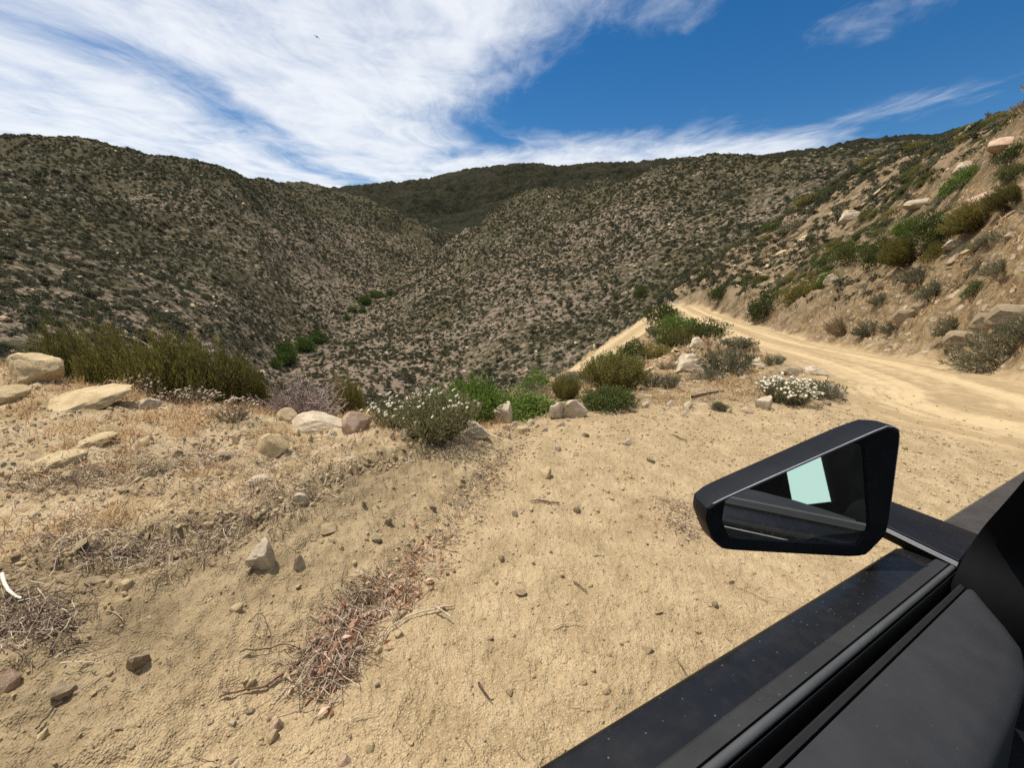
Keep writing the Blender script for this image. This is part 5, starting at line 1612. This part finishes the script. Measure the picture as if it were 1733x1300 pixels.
# front pillar with its foot, black from inside
pl = []
e0, e1, e2 = cray(1607, 992), cray(1652, 908), cray(1733, 812)
for c, f in ((e0, 0.935), (e1, 0.965), (e2, 0.885)):
    pl.append(c * (f / c[0]))
pl.append(pl[2] + (pl[2] - pl[1]) * 2.6 + np.array([-0.05, 0, 0.0]))
PV, PF = [], []
pl = [np.array(p) for p in resample([pl[0] + (0.0, 0.0, -0.12)] + pl, 24)]
for p in pl:
    for df, dl in ((0.004, 0), (0.022, -0.010), (0.05, -0.06), (0.04, -0.10), (0.015, -0.08), (0.0, -0.04), (0, -0.012)):
        PV.append((p[0] + df, p[1] + dl, p[2]))
for s in range(len(pl) - 1):
    for i in range(7):
        a, b = s * 7 + i, s * 7 + (i + 1) % 7; PF.append((a, b, b + 7, a + 7))
cpart('front_pillar', PV, PF, INNER, None, True, 0, 70)
# dashboard, roof, rear pillar: close the cabin round the camera
DF = [(0.080, 1.03), (-0.25, 1.24), (-0.60, 1.42), (-1.40, 1.44)]
DV, DFc = [], []
for l, f in DF:
    DV += [(f + 0.02, l, -1.10), (f, l, -0.46), (f + 0.03, l, -0.405), (f + 0.10, l, -0.385), (f + 0.42, l, -0.40)]
for s in range(len(DF) - 1):
    for i in range(4):
        a = s * 5 + i; DFc.append((a, a + 1, a + 6, a + 5))
DFc.append((0, 1, 2, 3, 4))
cpart('dashboard', DV, DFc, INNER)
cpart('reflection_blocker', [(1.17, 0.0, -0.5), (1.22, -0.48, -0.5), (1.17, 0.0, -0.06), (1.22, -0.48, -0.06), (1.36, 0.0, -0.5), (1.36, -0.48, -0.5), (1.34, 0.0, -0.08), (1.34, -0.48, -0.08)], [(0, 1, 3, 2), (4, 6, 7, 5), (0, 4, 5, 1), (2, 3, 7, 6), (0, 2, 6, 4), (1, 5, 7, 3)], INNER, None, False)  # unseen box, added and raised so the mirror's upper corner reflects dark
cpart('corner_cap', *box(0.984, 1.03, 0.09, 0.15, -0.47, -0.3835), INNER, door, False)
cpart('roof', *box(-1.6, 0.30, -1.42, 0.07, 0.30, 0.345), INNER, None, False)
cpart('rear_pillar', *box(-1.02, -0.80, 0.02, 0.14, -0.40, 0.32), INNER, None, False)
cpart('far_door', *box(-1.6, 1.75, -1.45, -1.40, -1.1, -0.38), INNER, None, False)
cpart('cabin_floor', *box(-1.6, 1.75, -1.42, 0.1, -1.16, -1.12), INNER, None, False)
cpart('rear_wall', *box(-1.66, -1.6, -1.45, 0.15, -1.1, 0.3), INNER, None, False)
cpart('seat', *box(-0.55, -0.30, -0.55, -0.06, -1.05, -0.05), INNER, None, True, 0.05)
cpart('passenger_seat', *box(-0.45, -0.20, -1.30, -0.80, -1.05, -0.05), INNER, None, True, 0.05)
# windscreen glass is out of the frame; its surround closes the top
cpart('windscreen_header', *box(0.30, 0.36, -1.38, 0.03, 0.27, 0.325), INNER, None, False)

# side mirror, folded in towards the door
MN = np.array([-0.37454954, -0.92704264, -0.01745241]); MC = -0.52582
MU = np.array([0, 0, 1.0]) - MN * MN[2]; MU /= np.linalg.norm(MU)
MX = np.cross(MU, MN)


def mpt(px, py):
    v = cray(px, py); return v * (MC / (MN @ v))


def crop(q): return (1150 + q[0] * 0.33641, 680 + q[1] * 0.33641)


def outline(cp, n=96, it=2, k=0.09):
    p = np.array([mpt(*crop(q)) for q in cp])
    for _ in range(it):
        q = np.roll(p, -1, 0)
        p = np.stack([p * (1 - k) + q * k, p * k + q * (1 - k)], 1).reshape(-1, 3)
    c2 = np.stack([p @ MX, p @ MU], 1)
    return c2


FACE = outline([(134, 514), (1045, 108), (1098, 140), (1032, 655), (915, 776), (210, 736), (158, 690), (122, 590)])
GLASS = outline([(226, 486), (272, 466), (918, 178), (950, 640), (886, 722), (246, 683), (208, 590)], it=1)
ctr = FACE.mean(0) * 0.5 + GLASS.mean(0) * 0.5


def radial(poly, n=120):
    """same number of points for each outline, by angle round a common centre"""
    out = []
    for a in np.linspace(0, 2 * math.pi, n, endpoint=False):
        d = np.array([math.cos(a), math.sin(a)]); best = 0
        for p, q in zip(poly, np.roll(poly, -1, 0)):
            e = q - p; den = d[0] * e[1] - d[1] * e[0]
            if abs(den) < 1e-12: continue
            w = p - ctr
            t = (w[0] * e[1] - w[1] * e[0]) / den; s = (w[0] * d[1] - w[1] * d[0]) / den
            if t > 0 and -1e-9 <= s <= 1 + 1e-9: best = max(best, t)
        out.append(ctr + d * best)
    return np.array(out)


RF, RG = radial(FACE), radial(GLASS)


def m3(p2, off):
    return p2[:, :1] * MX + p2[:, 1:] * MU + MN * (MC + off)


def scaled(p2, s): return ctr + (p2 - ctr) * s


rings = [m3(scaled(RG, 1.0), -0.004), m3(scaled(RG, 1.006), 0.0035), m3(scaled(RF, 0.978), 0.0065), m3(RF, 0.004), m3(scaled(RF, 1.004), -0.001), m3(scaled(RF, 1.0), -0.024), m3(scaled(RF, 0.97), -0.040), m3(scaled(RF, 0.86), -0.054), m3(scaled(RF, 0.4), -0.062)]
n_ = len(RF)
V = np.concatenate(rings).tolist()
Fm = [(s * n_ + i, s * n_ + (i + 1) % n_, (s + 1) * n_ + (i + 1) % n_, (s + 1) * n_ + i) for s in range(len(rings) - 1) for i in range(n_)]
Fm.append(tuple(range((len(rings) - 1) * n_, len(rings) * n_)))
mir = link('side_mirror', None, ROOT)
housing = cpart('mirror_housing', V, Fm, NAVY, mir, True, 0, 22)
gm, gn, gb, go_ = principled('mirror_glass', 0.015, 0.5)
gb.inputs['Metallic'].default_value = 1.0; gb.inputs['Base Color'].default_value = (0.72, 0.75, 0.74, 1)
cpart('mirror_glass', m3(scaled(RG, 1.003), 0.0).tolist(), [tuple(range(n_))], gm, mir, False)


# highlight on the housing's upper edge, built in as a thin bright tube
tp = [i for i in range(n_) if RF[i][1] > ctr[1] + 0.02 or (RF[i][0] - ctr[0]) * 1.0 > 9]
seg = m3(scaled(RF, 0.998), 0.0042)
tp = sorted([i for i in range(n_) if MU @ seg[i] > MU @ (seg.mean(0)) + 0.004 and i not in (0,)], key=lambda i: MX @ seg[i])
tv, tf = tubes(np.array([seg[tp]]), 0.0009, 0.0009, 5)
cpart('mirror_edge_glint', tv.tolist(), [tuple(q) for q in tf.tolist()], CHROME, mir)


# arm from the door corner to the mirror
def at_u(px, py, u):
    c = cray(px, py); return c * (u / c[2])


top = [at_u(*crop(q), -0.362) for q in ((985, 470), (1508, 668), (1410, 800), (1030, 618), (900, 560))]
low = [p + np.array([0.0, 0.0, -0.014]) for p in top]
bot = [p + np.array([0.02, 0.0, -0.034]) for p in top]
V = [tuple(p) for p in top + low]
cpart('mirror_arm', V, [(0, 1, 2, 3, 4), (5, 6, 7, 8, 9)] + [(i, (i + 1) % 5, 5 + (i + 1) % 5, 5 + i) for i in range(5)], NAVY, mir, True, 0.002, 30)
V = [tuple(p) for p in [l + np.array([0, 0, -0.001]) for l in low] + bot]
cpart('arm_base', V, [(0, 1, 2, 3, 4), (5, 6, 7, 8, 9)] + [(i, (i + 1) % 5, 5 + (i + 1) % 5, 5 + i) for i in range(5)], INNER, mir, False)
a0, a1 = np.array(top[3]) + [-0.001, 0, -0.004], np.array(top[2]) + [-0.001, 0, -0.004]
dv = np.array([0, 0, -0.007]); pf = unit(np.cross(a1 - a0, [0, 0, 1.0])) * 0.0015
if pf[0] > 0: pf = -pf
V = [a0, a1, a1 + dv, a0 + dv, a0 + pf, a1 + pf, a1 + dv + pf, a0 + dv + pf]
cpart('arm_trim', [tuple(p) for p in V], [(0, 1, 2, 3), (4, 5, 6, 7), (0, 1, 5, 4), (1, 2, 6, 5), (2, 3, 7, 6), (3, 0, 4, 7)], CHROME, mir, False)

# centre display that shows in the mirror
sc_m = bpy.data.materials.new('lit_display'); sc_m.use_nodes = True
ns = Nodes(sc_m.node_tree)
em = ns.new('ShaderNodeEmission', {'Color': (0.60, 0.84, 0.76, 1), 'Strength': 0.95})
ns.new('ShaderNodeOutputMaterial', {'Surface': em.outputs[0]})
SN = unit(np.array([-0.80, 0.56, 0.15])); SC = SN @ np.array([1.18, -0.60, -0.60])
cs = []
for q in ((538, 345), (708, 270), (762, 503), (572, 525)):
    v = cray(*crop(q)); h = v * (MC / (MN @ v)); rfl = v - 2 * (v @ MN) * MN
    cs.append(h + rfl * ((SC - SN @ h) / (SN @ rfl)))
bk = [c - SN * 0.015 for c in cs]
cc = sum(cs) / 4
bez = [cc + (c - cc) * 1.07 - SN * 0.003 for c in cs] + [cc + (c - cc) * 1.07 - SN * 0.02 for c in cs]
disp = cpart('display', [tuple(p) for p in bez], [(0, 1, 2, 3), (4, 5, 6, 7), (0, 1, 5, 4), (1, 2, 6, 5), (2, 3, 7, 6), (3, 0, 4, 7)], INNER, None, False)
cpart('screen', [tuple(p) for p in cs], [(0, 1, 2, 3)], sc_m, disp, False)
